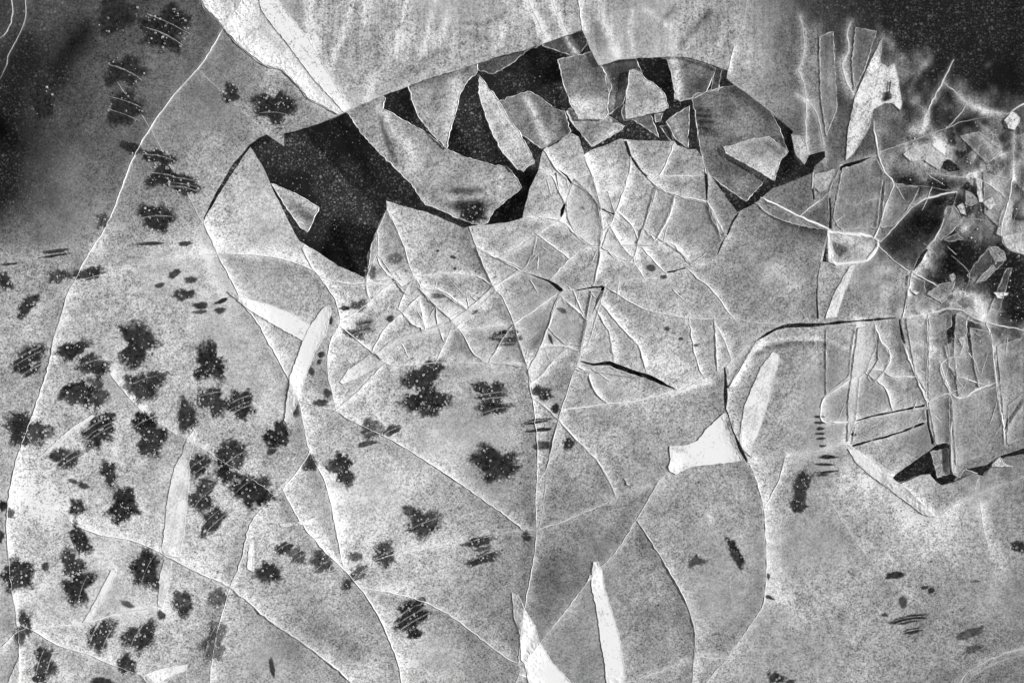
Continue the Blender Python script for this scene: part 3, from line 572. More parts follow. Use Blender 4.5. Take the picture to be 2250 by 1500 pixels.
def shape_word(pts):
    p = np.asarray(pts); c = p.mean(0); u, s, vt = np.linalg.svd(p-c, full_matrices=False); r = s[1]/(s[0]+1e-9)
    return 'sliver like' if r < .25 else 'long narrow' if r < .45 else 'elongated' if r < .7 else 'compact'
def tone_word(t): return 'near black' if t < .2 else 'dark grey' if t < .38 else 'mid grey' if t < .52 else 'light grey' if t < .66 else 'pale'

# ------------------------------------------------------------------ the plates of the broken sheet
DARKK = plate_at(2015, 500)
PLATES = {}
order = sorted({int(k) for k in lab if k >= 0}, key=lambda k: -area[lab == k].sum())
for k in order:
    s = np.nonzero(lab == k)[0]
    a = area[s].sum()
    ids = np.unique(F[s]); mp = {int(v): i for i, v in enumerate(ids)}
    pts = V[ids]
    if a < 40 or pts[:, 0].max() < -5 or pts[:, 0].min() > 2255 or pts[:, 1].max() < -5 or pts[:, 1].min() > 1505: continue
    tris = [tuple(mp[int(v)] for v in F[i]) for i in s]
    dv = random.uniform(-.035, .035) if a < 60000 else 0
    t = TV[ids]+halo[ids]+dv  # frost tone plus the painted glow along the cracks
    if k == DARKK: t = .17+.35*(t-t.mean())+.6*halo[ids]
    o, c = solid('ice_plate', pts, tris, to_frost(t), top_z(k)+FOLD[ids], 6.0, M_ICE, grain=(GRAIN[ids], STREAK[ids]))
    vis = (pts[:, 0] > 0) & (pts[:, 0] < 2250) & (pts[:, 1] > 0) & (pts[:, 1] < 1500)
    pv = pts[vis] if vis.any() else pts
    head = '%s %s %s ice plate' % (size_word(a), shape_word(pts), tone_word(float(np.mean(t[vis]) if vis.any() else t.mean())))
    PLATES[k] = (o, head, pv.mean(0), a)
OWN = {DARKK: 'near black lozenge shaped ice plate left of the crushed rubble', plate_at(1868, 545): 'small square ice plate with a thick white frosted rim', plate_at(640, 690): 'rounded pale ice plate crossed by the forked white blade'}
for k, (o, head, c, a) in PLATES.items():
    if k in OWN: tag(o, OWN[k], 'ice plate', 'plates of the cracked ice sheet'); continue
    tag(o, unique_label(head, c[0], c[1]), 'ice plate', 'plates of the cracked ice sheet')
kv = kdtree.KDTree(len(V))
for i, c in enumerate(V): kv.insert((c[0], c[1], 0), i)
kv.balance()
def surf(x, y):
    q = plate_at(x, y)
    return (top_z(q) if q in PLATES else 0.0)+float(FOLD[kv.find((x, y, 0))[1]])
def nearest_plate(x, y):
    k = plate_at(x, y)
    if k in PLATES: return k
    return min(PLATES, key=lambda q: math.hypot(PLATES[q][2][0]-x, PLATES[q][2][1]-y))

# ------------------------------------------------------------------ raised ridges of crushed frost along the cracks, part of the plate beside them
def ridge_mesh(name, pl, w, h, frost, m, parent, zb=-2.0, closed=False, taper=True):
    n = len(pl); vs, fs, fr = [], [], []
    px, py, pz = parent.location*1000
    wv = 1.0; fv = .75
    for i, (x, y) in enumerate(pl):
        if closed: a, b = pl[i-1], pl[(i+1) % n]
        else: a, b = pl[max(0, i-1)], pl[min(n-1, i+1)]
        dx, dy = b[0]-a[0], b[1]-a[1]; l = math.hypot(dx, dy) or 1; nx, ny = -dy/l, dx/l
        zb = surf(x, y)-1.6
        wv = wv*.6+.4*random.uniform(.45, 1.6); ww = w*.5*wv; hh = h*(.6+.5*wv)
        sk = random.uniform(-.25, .25)*ww
        fv = min(1.0, max(.25, fv+random.gauss(0, .10)))
        f = frost*fv*random.uniform(.8, 1.2)*min(1, .25+i/5, .25+(n-1-i)/5)
        for o, z, ff in ((-ww, zb, .5*f), (-.35*ww+sk, zb+1.6+hh*.9, f), (.35*ww+sk, zb+1.6+hh, f), (ww, zb, .5*f)):
            X, Y, _ = W(x+nx*o, y+ny*o); vs.append((X-px/1000, Y-py/1000, (z-pz)/1000)); fr.append(ff)
    m_ = n if closed else n-1
    for i in range(m_):
        p, q = 4*i, 4*((i+1) % n)
        for j in range(3): fs.append((p+j, p+j+1, q+j+1, q+j))
        fs.append((p+3, p, q, q+3))
    if not closed:
        fs.append((0, 1, 2, 3)); e = 4*(n-1); fs.append((e+3, e+2, e+1, e))
    return link_mesh(name, vs, fs, m, parent, {'frost': fr})
HB = [(h, (min(p[0] for p in h), min(p[1] for p in h), max(p[0] for p in h), max(p[1] for p in h))) for h in HOLES]
GAPS = [('f', 3.5, side) for side in GAPSIDES]
for _ in range(75):      # bright hairline splinters in the shattered zone
    x, y = random.choice(((random.gauss(1280, 130), random.gauss(520, 90)), (random.gauss(960, 90), random.gauss(670, 55)), (random.gauss(1230, 90), random.gauss(720, 60)), (random.uniform(1830, 2230), random.uniform(680, 980)), (random.uniform(1780, 2230), random.uniform(280, 560))))
    a = random.choice((-.7, -.5, .6, .8, 1.2, 1.9, 2.1))+random.gauss(0, .15); L = random.uniform(18, 60)
    GAPS.append(('w', random.uniform(1.8, 3.0), [(x+math.cos(a)*L*t, y+math.sin(a)*L*t+random.gauss(0, .7)) for t in (0, .25, .5, .75, 1)]))
for w, pl in [(6, '1159,-20 1164,10 1180,42 1199,88'), (5, '1210,-20 1217,12 1244,75'), (6, '678,-20 679,40 684,80 694,99'), (4, '784,-20 760,60 737,115 723,146'), (5, '807,-20 803,42'), (4, '1318,-20 1324,48 1345,92 1356,123'), (4, '818,186 806,220'),
  (3, '870,-10 905,40 960,110'), (3, '930,-20 1000,60 1030,90'), (3, '1040,-20 1100,70'), (3, '1400,-20 1440,60'), (3, '1540,-10 1500,80'), (3, '590,-10 650,90 730,210'), (3, '470,20 560,110 690,215'), (3, '620,30 690,130 755,225'),
  (3, '2150,270 2190,300 2200,340'), (4, '2050,380 2110,390 2150,380'), (4, '2060,660 2110,640 2150,660'), (4, '2000,220 2040,250 2030,290'), (3, '2100,490 2140,480 2180,490'), (3, '2090,560 2130,600 2120,640')]:
    GAPS.append(('f', w*1.2, resample(P(pl), 9)))
for _ in range(150):      # fine straight scratches and hairline cracks
    x, y = random.choice(((random.uniform(780, 1600), random.uniform(380, 900)), (random.uniform(800, 1450), random.uniform(400, 820)), (random.uniform(1700, 2240), random.uniform(300, 1050)), (random.uniform(600, 1700), random.uniform(0, 240)), (random.uniform(100, 2200), random.uniform(900, 1450))))
    a = random.choice((-.6, -.45, .5, 1.1, 1.35, 1.5, -1.2))+random.gauss(0, .2); L = random.uniform(25, 95)
    GAPS.append(('f', random.uniform(1.4, 2.4), [(x+math.cos(a)*L*t, y+math.sin(a)*L*t+random.gauss(0, .8)) for t in (0, .25, .5, .75, 1)]))
for k, w, pl in CR+GAPS:
    pl = [p for p in pl if -90 < p[0] < 2340 and -90 < p[1] < 1590]
    if len(pl) < 2: continue
    pl = jitter(resample(pl, 6, False), .4)
    # split where the plate beside the crack changes
    runs = []; cur = None
    openw = np.zeros(len(pl)-1, bool); MX = np.array([(pl[i][0]+pl[i+1][0])/2 for i in range(len(pl)-1)]); MY = np.array([(pl[i][1]+pl[i+1][1])/2 for i in range(len(pl)-1)])
    for hp, (hx0, hy0, hx1, hy1) in HB:
        if MX.max() > hx0 and MX.min() < hx1 and MY.max() > hy0 and MY.min() < hy1: openw |= in_poly(MX, MY, hp)
    for i in range(len(pl)-1):
        (ax, ay), (bx, by) = pl[i], pl[i+1]; dx, dy = bx-ax, by-ay; l = math.hypot(dx, dy) or 1
        mx, my = (ax+bx)/2, (ay+by)/2
        if openw[i]: cur = None; continue
        q = plate_at(mx-dy/l*5, my+dx/l*5)
        if q not in PLATES: q = plate_at(mx+dy/l*5, my-dx/l*5)
        if q not in PLATES: cur = None; continue
        if runs and cur == q: runs[-1][1].append(pl[i+1])
        else: runs.append((q, [pl[i], pl[i+1]])); cur = q
    merged = []
    for q, r in runs:
        if merged and len(r) < 4 and math.hypot(merged[-1][1][-1][0]-r[0][0], merged[-1][1][-1][1]-r[0][1]) < .01: merged[-1][1].extend(r[1:])
        else: merged.append((q, list(r)))
    LL = math.hypot(pl[0][0]-pl[-1][0], pl[0][1]-pl[-1][1])
    prm = {'w': (w*(.9 if LL < 300 else .52), .7+.1*w, 2.0 if LL < 300 else 1.3), 'f': (w*.55, .45, .5), 'v': (w*.4, .6, .6)}[k]
    for q, r in merged:
        ridge_mesh('frost_vein' if k == 'v' else 'fracture_ridge', r, prm[0], prm[1], prm[2], M_RIDGE, PLATES[q][0])

# ------------------------------------------------------------------ loose shards and blades
def mesh_poly(poly, step, jit=.5):
    poly = [(x+random.gauss(0, jit), y+random.gauss(0, jit)) for x, y in resample(list(poly)+[poly[0]], 6, False)[:-1]]
    xs = [p[0] for p in poly]; ys = [p[1] for p in poly]
    gx, gy = np.meshgrid(np.arange(min(xs), max(xs), step), np.arange(min(ys), max(ys), step))
    gx = gx+rng.uniform(-step*.3, step*.3, gx.shape); gy = gy+rng.uniform(-step*.3, step*.3, gy.shape)
    k = in_poly(gx, gy, poly)
    V, oe, of, ooe = cdt_faces([], [poly], list(zip(gx[k].tolist(), gy[k].tolist())))
    F = np.array(of); c = V[F].mean(1); ins = in_poly(c[:, 0], c[:, 1], poly)
    F = F[ins]; ids = np.unique(F); mp = {int(v): i for i, v in enumerate(ids)}
    return V[ids], [tuple(mp[int(v)] for v in f) for f in F], poly
def shard(name, label, cat, s, t, z, thick=5, bright=None, dark=None, rim=1.1, m=None, tilt=(0, 0), group=None, edge=0, follow=False):
    poly = P(s) if isinstance(s, str) else s
    pts, tris, out = mesh_poly(poly, 5 if follow else 7, .6 if follow else .8)
    tv = np.full(len(pts), t)+.14*value_noise(pts[:, 0], pts[:, 1], 40, 7)+.12*value_noise(pts[:, 0], pts[:, 1], 18, 8)
    for w, a, st in (bright or [])+(dark or []):
        tv = tv+a*np.exp(-(dist_poly(pts[:, 0], pts[:, 1], P(st))/w)**2)
    if edge:
        cl = out+[out[0]]; tv = tv+edge*np.exp(-(dist_poly(pts[:, 0], pts[:, 1], cl)/7)**2)
    c = pts.mean(0)
    zt = z+tilt[0]*(pts[:, 0]-c[0])+tilt[1]*(pts[:, 1]-c[1])
    if follow: zt = np.array([surf(x, y) for x, y in pts])+z*.3+.6
    o, c = solid(name, pts, tris, to_frost(tv), zt, thick, m or M_ICE)
    if rim:
        vs, fs, fr = [], [], []; n = len(out); px, py, pz = o.location*1000
        zo = [z+tilt[0]*(x-c[0])+tilt[1]*(y-c[1]) for x, y in out]
        if follow: zo = [surf(x, y)+z*.3+.6 for x, y in out]
        for i, (x, y) in enumerate(out):
            a, b = out[i-1], out[(i+1) % n]; dx, dy = b[0]-a[0], b[1]-a[1]; l = math.hypot(dx, dy) or 1; nx, ny = -dy/l, dx/l
            ww = random.uniform(.5, 1.7); f = rim*random.uniform(.35, 1.3)
            for of_, zz in ((-ww, -1.2), (0, 1.0), (ww, -1.2)):
                X, Y, _ = W(x+nx*of_, y+ny*of_); vs.append((X-px/1000, Y-py/1000, (zo[i]+zz-pz)/1000)); fr.append(f)
        for i in range(n):
            p, q = 3*i, 3*((i+1) % n)
            fs += [(p, p+1, q+1, q), (p+1, p+2, q+2, q+1), (p+2, p, q, q+2)]
        link_mesh('rim', vs, fs, M_RIDGE, o, {'frost': fr})
    USED.add(label); tag(o, label, cat, group); return o
G = 'loose shards in the broken hole'
SH = lambda label, s, t, z, **k: shard('ice_shard', label, 'ice shard', s, t, z, group=k.pop('group', G), **k)
lens = SH('large lens shaped pale slab spanning the black hole under the upper sheet','757,240 817,205 845,212 838,235 881,259 931,288 977,323 1019,344 1081,360 1113,365 1137,391 1146,411 1105,445 1083,463 1070,487 1057,494 1038,490 1003,477 947,451 934,450 918,426 899,399 870,371 827,328 790,288',.62,-14,
   bright=[(16,.16,'845,250 880,300 910,340 912,390'),(7,.14,'990,433 1060,431'),(9,.12,'1100,370 1103,440'),(6,.1,'930,440 1030,480')],dark=[(6,-.4,'836,258 850,310 868,355'),(7,-.3,'1000,419 1055,417'),(13,-.6,'1010,452 1055,452'),(12,-.6,'1030,472 1045,470')])
SH('fan shaped pale shard with feathered right side beside the lens slab','893,170 897,191 910,235 918,256 961,307 982,325 987,288 998,256 1011,203 1027,176 1047,160 1049,130 1000,140',.62,-9,bright=[(12,.16,'1003,160 1005,210 985,300')],dark=[(12,-.18,'900,185 1030,150')])  # dark stroke paints the shadow below the upper sheet's edge
SH('dark triangular shard tucked under the upper sheet edge','1045,125 1049,152 1086,160 1100,151 1130,132 1159,108 1196,94 1180,75 1100,100',.30,-12,rim=.5)
SH('dark shard with a bright streak under the sheet at the hole top','1190,80 1192,99 1225,109 1255,121 1271,117 1291,96 1284,60 1240,62',.32,-11,bright=[(5,.45,'1240,72 1255,100 1268,117')],rim=.7)
SH('long curved pale blade shard standing left of the double blade','1053,165 1051,203 1062,240 1083,296 1102,331 1137,372 1151,376 1161,363 1172,359 1175,352 1164,331 1140,288 1116,256 1097,221 1070,187',.66,-4,tilt=(.02,0),edge=.12,bright=[(7,.1,'1060,190 1090,250 1150,345')])
SH('grey round headed shard with a white stripe down its middle','1090,222 1151,200 1164,199 1188,211 1215,235 1241,243 1255,288 1233,304 1201,320 1191,325 1143,292 1105,255',.44,-14,bright=[(10,.34,'1158,212 1176,250 1200,312'),(14,.16,'1225,270 1215,300')],dark=[(7,-.2,'1228,245 1245,285')])
SH('white footed square shard hanging under the sheet corner','1225,129 1273,119 1310,108 1325,150 1345,190 1336,215 1335,251 1324,261 1273,259 1257,235 1239,187',.44,-8,bright=[(34,.36,'1275,225 1310,235'),(8,.1,'1262,250 1330,258')],dark=[(14,-.15,'1310,150 1315,200')])  # dark stroke is shade near the sheet edge, painted into the tone
SH('dim grey shard between the square shard and the floating shard','1322,136 1395,118 1412,160 1385,160 1380,195 1369,227 1336,251 1338,200 1330,160',.30,-13,bright=[(14,.28,'1345,225 1360,210'),(4,.3,'1325,150 1345,190')])
SH('bright four sided shard floating above the others in the hole','1383,155 1393,152 1405,157 1417,173 1444,189 1457,205 1468,237 1457,245 1420,252 1375,261 1376,213 1380,181',.70,2,tilt=(.05,.03),edge=.06,dark=[(14,-.14,'1400,190 1440,215')])
SH('tiny grey shard peeping out left of the floating shard','1365,245 1372,228 1390,235 1390,262 1372,262',.5,-12)
SH('pale shard with a white stripe hanging from the top edge of the hole','1435,78 1495,72 1506,127 1545,136 1575,149 1553,200 1527,213 1505,217 1495,221 1484,216 1481,187 1473,149 1465,127 1430,118',.40,-9,bright=[(11,.42,'1470,80 1485,140 1493,212'),(20,.30,'1450,95 1495,95')],dark=[(12,-.15,'1560,150 1540,190')])
SH('narrow black shard bar at the right end of the hole top','1572,148 1588,150 1580,198 1565,195',.24,-14,bright=[(2,.2,'1580,150 1574,195')])
SH('upright triangular shard pointing down left of the dark slab','1516,232 1512,325 1481,301 1476,283 1465,267 1473,256',.46,-10,bright=[(7,.26,'1480,262 1500,310')])
SH('small dark leaf shaped shard under the upright triangle','1452,276 1468,274 1479,291 1480,311 1471,304',.26,-14,rim=.7)
SH('dim triangular shard below the floating shard','1386,258 1431,250 1449,299 1420,279',.40,-14)
SH('tiny rounded shard stub under the floating shard','1439,250 1457,247 1452,264 1442,266',.5,-12)
SH('white edged kite shard under the square shard','1245,241 1255,232 1271,250 1324,255 1335,250 1372,275 1367,283 1300,320 1281,296 1260,272',.56,-15,edge=.22,bright=[(7,.16,'1300,300 1350,285')],dark=[(8,-.2,'1270,290 1300,310')],rim=1.4)
SH('large dark sunken slab with rib marks at its left side','1520,212 1527,205 1620,183 1650,205 1695,240 1722,299 1733,331 1717,349 1711,373 1687,391 1641,441 1607,418 1559,383 1551,373 1537,307 1527,240',.40,-12,bright=[(30,.08,'1600,260 1680,300'),(20,.08,'1600,390 1640,400')],dark=[(4,-.3,'1532,240 1560,242'),(4,-.3,'1532,252 1565,254'),(4,-.3,'1535,265 1568,266'),(4,-.3,'1536,278 1572,279'),(5,-.3,'1540,290 1575,291')],edge=.06)
SH('pale pointed shard lying on the large dark slab','1591,323 1644,307 1689,301 1700,308 1733,332 1714,355 1701,397 1650,365 1633,357 1596,336',.60,-3,tilt=(.02,0),bright=[(12,.16,'1600,328 1650,345 1690,380')],dark=[(10,-.22,'1690,315 1715,335')],edge=.10,rim=1.3)
SH('pale triangular shard afloat in the left part of the black hole','593,402 657,429 698,455 686,487 674,509 662,503 630,458',.62,-10,bright=[(6,.14,'600,406 695,455'),(8,.12,'640,470 670,500')],dark=[(10,-.25,'660,465 680,480')])
SH('upright pale strip standing in the small black hole','2047,993 2085,985 2087,1041 2062,1049',.60,-6,group='shards in the small hole')
SH('pale lens shaped shard at the lower edge of the small black hole','1975,1064 2023,1046 2045,1044 2058,1062 2055,1085 2010,1086',.60,-10,edge=.12,group='shards in the small hole')
SH('dark grey shard with a stub at the right of the small hole','2100,1055 2125,1032 2150,1042 2150,1068 2140,1080 2110,1062',.42,-10,group='shards in the small hole')
SH('grey shard sloping in the rightmost channel of the small hole','2190,1012 2240,1000 2260,1030 2200,1050 2160,1060 2165,1045',.50,-11,group='shards in the small hole')
SH('thin white fin standing at the head of the right channel','2178,1020 2197,1003 2203,1018 2225,1024 2180,1024',.8,3,group='shards in the small hole',rim=1.4)
SH('short pale rod leaning in the small hole','2150,1048 2155,1046 2150,1082 2142,1080',.7,-2,group='shards in the small hole')
R = 'pieces of crushed rubble'
for lb, s, t, z in [
 ('small white three sided chip above the rubble pool','2101,453 2114,447 2122,474 2110,468',.8,6),('pale triangular splinter pointing down left of the rubble pool','2082,453 2096,452 2114,482 2088,510 2066,530 2060,520',.5,4),
 ('short bright upright splinter at the right rubble top','2143,391 2152,393 2159,445 2150,443',.85,8),('tall white splinter at the right edge of the rubble','2210,442 2226,448 2215,500 2207,522 2189,514 2198,470',.72,8),
 ('flat grey leaf shaped chip in the dark rubble pool','2074,527 2088,518 2103,514 2117,525 2090,530',.42,3),('long pale plate chip with white rim left in the rubble','2037,645 2061,626 2098,618 2087,645 2069,666',.46,5),
 ('narrow grey wedge chip in the right rubble','2143,623 2160,600 2181,583 2186,592 2165,615',.55,7),('dim slanted slab at the right of the rubble pool','2125,605 2150,570 2173,543 2205,575 2190,590 2143,622',.30,3),
 ('tiny white bar chip left of the rubble','2000,634 2018,642 2013,647 2000,640',.9,5),('dark triangular slab below the left rubble','1989,679 2037,653 2066,671 2030,684',.38,4),
 ('dark square slab under the rubble along the long crack','2039,695 2090,687 2090,717 2045,738',.32,4),('white cube like chunk at the upper right edge','2205,264 2223,243 2239,261 2229,288 2215,282',.85,9),
 ('thin white hook shaped chip in the dark right rubble','2183,643 2215,644 2213,649 2196,651 2205,656 2190,655',.9,5),('pale jagged chip in the middle of the rubble','2100,690 2125,675 2150,690 2160,715 2130,705',.6,6),
 ('small grey chip with rim above the rubble pool','2170,548 2185,540 2205,552 2208,572 2185,575',.55,7),('grey splinter leaning right of the dark lozenge','2122,420 2140,430 2148,445 2135,452 2120,448',.55,6),
 ('white chip beside the dark lozenge corner','2160,445 2180,432 2190,450 2172,462',.75,7),('dim strip slab far right in the rubble','2190,640 2210,590 2222,590 2196,680 2170,690',.28,4),
 ('pale jagged bit at the black hollow left','2085,605 2094,600 2098,612 2090,618',.7,7),('tiny pale bit under the black rubble hollow','2105,745 2118,738 2124,752 2112,760',.7,6),
 ('small white tongue at the foot of the twin veins','1738,296 1760,300 1775,330 1768,360 1750,345',.66,2),('pale upright chunk above the square rimmed plate','1790,385 1835,372 1825,412 1800,422 1788,410',.66,3)]:
    SH(lb, s, t*.95, 1.5+z*.35, group=R, edge=.03, rim=.5, thick=2.5, tilt=(random.uniform(-.04,.04), random.uniform(-.04,.04)))
OV = 'thin translucent slivers overlapping the plates'
for wd, s, t in [('bright faceted sliver','1257,402 1299,383 1313,431 1320,460 1292,421',.55),('white jagged sliver','1241,447 1228,423 1223,380 1245,395 1250,420',.78),('rounded pale sliver','1263,394 1292,421 1313,447 1322,500 1318,540 1300,540 1265,515 1248,480 1245,440',.46),
 ('white torn sliver','1340,497 1348,509 1367,543 1391,567 1385,575 1359,570 1335,552 1322,545',.62),('small bright sliver','1313,431 1335,421 1352,470 1322,458',.5),('small pale triangular sliver','1400,538 1412,501 1447,533 1430,540',.5),
 ('long bright ribbon sliver','993,706 1025,682 1083,630 1090,640 1035,690 1000,722 953,735 883,752 840,790 827,777 865,745 953,718',.5),('pale angular sliver','1185,767 1239,761 1273,772 1215,793 1188,825 1167,838 1161,811',.5),('thin upright sliver','829,557 817,580 808,605 817,535 828,518',.5),
 ('short bright sliver','866,611 885,630 915,614 925,630 900,650 885,640',.58),('bright lens shaped sliver','1595,806 1609,791 1663,748 1640,785 1612,830 1598,846',.5),('narrow pale sliver','1555,445 1574,482 1592,515 1580,509 1562,480',.56),('long grey sliver','1660,448 1714,457 1754,477 1815,505 1790,502 1740,492 1690,472',.42),
 ('flat pale sliver','1268,812 1297,820 1340,806 1400,830 1303,815',.45),('faint triangular sliver','1094,567 1148,540 1180,516 1170,560 1150,592',.28),('faint wide sliver','1046,545 1094,569 1140,592 1105,618 1083,628 1066,590',.26),('faint slanted sliver','1300,640 1327,640 1313,690 1292,760 1275,770',.30),
 ('faint tapered sliver','1204,720 1217,680 1231,650 1290,703 1280,760 1240,755',.28),('pale pointed sliver','1129,712 1150,780 1159,806 1075,797 1105,745',.26),('faint kite sliver','921,633 966,640 1025,680 987,697 958,672',.28),('faint leaf sliver','850,462 870,498 889,543 899,581 860,600 832,560 830,505',.26),
 ('faint broad sliver','1444,522 1471,474 1483,434 1550,446 1572,484 1585,530 1519,580 1495,555',.24),('grey upright sliver','1440,412 1481,430 1468,474 1444,520 1414,503',.28),('dim tall slab sliver','2040,700 2075,690 2085,790 2070,860 2040,875',.34),('pale tall slab sliver','2100,690 2120,700 2130,830 2105,870 2095,780',.44),
 ('grey leaning slab sliver','2130,720 2175,730 2185,840 2150,850 2140,800',.42),('grey wide slab sliver','2090,880 2150,860 2190,850 2200,930 2160,1000 2100,1020',.36),('grey wedge sliver','1990,700 2035,700 2035,860 2010,820',.38),('grey narrow slab sliver','2040,885 2085,870 2085,970 2056,975',.34),
 ('tall white streak sliver','1885,720 1920,715 1925,760 1900,820 1888,830 1880,920 1862,970 1864,880',.52),('grey curved sliver','1930,745 1955,780 1945,810 1922,838 1908,822 1930,790',.36),('grey edge slab sliver','2190,760 2250,740 2255,860 2205,920',.36),('grey corner slab sliver','2215,890 2250,860 2252,960 2212,975',.34),
 ('tall dim streak sliver','1800,80 1830,70 1838,240 1815,300 1803,210',.36),('grey four sided slab sliver','1850,372 1925,350 1940,380 1925,500 1850,505 1830,480',.30),('white clumped sliver','1985,338 2010,322 2045,316 2080,345 2060,372 2030,352 2000,355',.62),('dim flat sliver','2110,300 2150,290 2200,330 2170,360',.34),
 ('pale upright slab sliver','2160,380 2220,395 2215,440 2195,500 2165,470',.42),('pale corner sliver','2200,520 2250,510 2250,560 2210,545',.58),('pale low slab sliver','1995,605 2030,618 2034,650 1992,678',.26),('dim straight sliver','1880,60 1925,70 1900,150 1876,200 1872,130',.30),
 ('pale bent sliver','2075,760 2100,765 2112,785 2098,820 2085,805',.5),('long dim slab sliver','1945,400 2020,412 1990,466 1962,496 1935,500',.28),('faint square sliver','1815,720 1880,712 1872,760 1865,825 1815,865',.26),('grey band sliver','1880,930 2030,897 2034,922 1938,958 1872,974',.24)]:
    pl = P(s); cx = sum(p[0] for p in pl)/len(pl); cy = sum(p[1] for p in pl)/len(pl)
    shard('ice_sliver', unique_label(wd, cx, cy), 'ice sliver', pl, t, 4.0, thick=1.5, rim=.55, group=OV, follow=True, edge=.10)
# white blades and needles frozen into the top of the sheet
NG = 'white ice blades frozen into the sheet'
BL = lambda label, s, t, z=2.6, **k: shard('ice_needle', label, 'ice needle', s, t+.05, z, thick=k.pop('thick', 2.0), m=M_WHITE if k.pop('smooth', True) else M_ICE, group=NG, rim=k.pop('rim', .8)*.35, follow=True, edge=k.pop('edge', -.02), **k)
BL('broad pale band crossing the top left, left half of the pair','430,-60 445,0 452,18 476,39 492,63 532,106 583,144 623,156 658,191 679,218 716,236 742,251 754,247 719,211 679,166 640,112 600,62 575,28 550,-60',.76,2.4,smooth=False,bright=[(8,.06,'450,-10 560,100 700,215')],dark=[(8,-.16,'575,60 620,110')],rim=.6)
BL('broad white blade crossing the top left down to the hole edge','551,-60 577,27 602,60 642,110 681,164 721,209 756,247 771,237 742,195 710,144 678,85 638,37 614,5 585,-60',.90,4.2,smooth=False,bright=[(8,.10,'600,20 690,140 750,220')],dark=[(5,-.18,'600,10 640,70 700,150')])
BL('left arm of the tall forked white blade','501,640 550,658 593,669 638,687 683,714 668,750 603,714 550,681 525,662',.90,3)
BL('tall white stem of the forked blade','683,714 710,677 721,671 727,677 726,695 715,735 691,775 667,841 654,881 643,911 629,927 625,924 630,884 637,847 638,828 665,751',.93,5)
BL('slanting white needle between black patches at the left','77,1013 112,980 160,937 203,911 209,913 197,924 160,951 107,996',.88)
BL('long pale upright needle with serrated left side','427,943 432,951 427,977 416,1012 415,1060 411,1100 405,1167 395,1223 365,1217 357,1207 363,1153 368,1100 373,1073 384,1028 400,999 413,961',.78)
BL('faint pale continuation needle under the lower left ridge','362,1228 378,1235 373,1281 357,1335 347,1329 352,1260',.74,rim=.4)
BL('slanting white needle above the lower left star crack','253,1249 256,1256 240,1292 197,1364 184,1367 203,1332 245,1252',.86)
BL('short upright white needle beside a speckled patch','549,1193 556,1193 557,1255 544,1249',.86)
BL('white blade lying along the bottom left edge','312,1481 365,1465 408,1460 409,1471 373,1487 344,1501 325,1500',.84)
BL('soft pale wedge running left from the crack fan','846,797 811,780 766,812 747,839 753,844 790,828',.80,rim=.5)
BL('long pale blade with saw edge right of the frost wedge','1698,772 1711,780 1710,799 1695,860 1677,921 1653,985 1648,1002 1632,985 1623,967 1636,889 1661,833 1671,807',.80)
BL('straight white needle running off the bottom edge','1303,1233 1313,1233 1321,1249 1329,1292 1351,1367 1361,1399 1367,1441 1373,1479 1372,1540 1335,1540 1332,1497 1329,1457 1321,1415 1313,1353 1299,1281 1300,1249',.90)
BL('pale pointed blade widening towards the bottom edge','1125,1303 1137,1305 1153,1337 1175,1375 1185,1407 1212,1452 1233,1476 1255,1500 1290,1545 1180,1545 1161,1497 1153,1457 1145,1447 1143,1393 1129,1353',.80,bright=[(30,.1,'1190,1450 1220,1520')],dark=[(12,-.12,'1135,1320 1145,1390')])
BL('bright white triangular frost wedge right of centre','1593,905 1553,940 1532,967 1511,977 1471,980 1473,1009 1468,1031 1484,1041 1519,1025 1607,1015 1630,1011 1613,983 1592,925',.97,5,dark=[(9,-.25,'1480,985 1505,990'),(8,-.22,'1612,950 1630,1000'),(8,-.15,'1480,1035 1515,1022')],rim=1.2)
BL('white diagonal band along the small black hole','1862,984 1885,988 1954,1045 2002,1083 2053,1134 2028,1130 1985,1098 1920,1050 1880,1015',.84,rim=.6)
BL('pale slanting streak below the white rimmed square plate','1868,584 1880,581 1848,665 1838,697 1812,699 1835,640',.78,rim=.4)
BL('faint short cross needle left of the lower crack knot','614,1151 657,1145 691,1137 692,1143 710,1149 678,1151 619,1157',.78,rim=.4)
BL('pale notched blade with a dark eye at upper right','1938,85 1906,149 1879,213 1863,288 1858,352 1874,339 1906,288 1919,240 1943,227 1959,226 1978,243 1981,229 1973,173 1965,139 1950,148 1933,136',.74,4,smooth=False,bright=[(14,.1,'1890,220 1880,300'),(8,.14,'1966,150 1976,230')],dark=[(14,-.2,'1925,110 1935,95')])
BL('small pale sliver by the white frost wedge point','1290,1275 1295,1262 1301,1260 1298,1272',.9)
BL('short pale fleck in the plate below the centre','1371,1050 1376,1050 1382,1065 1377,1063',.8)
BL('faint pale spike at the bottom left rim','12,1512 40,1450 44,1440 44,1500',.78,rim=.4)

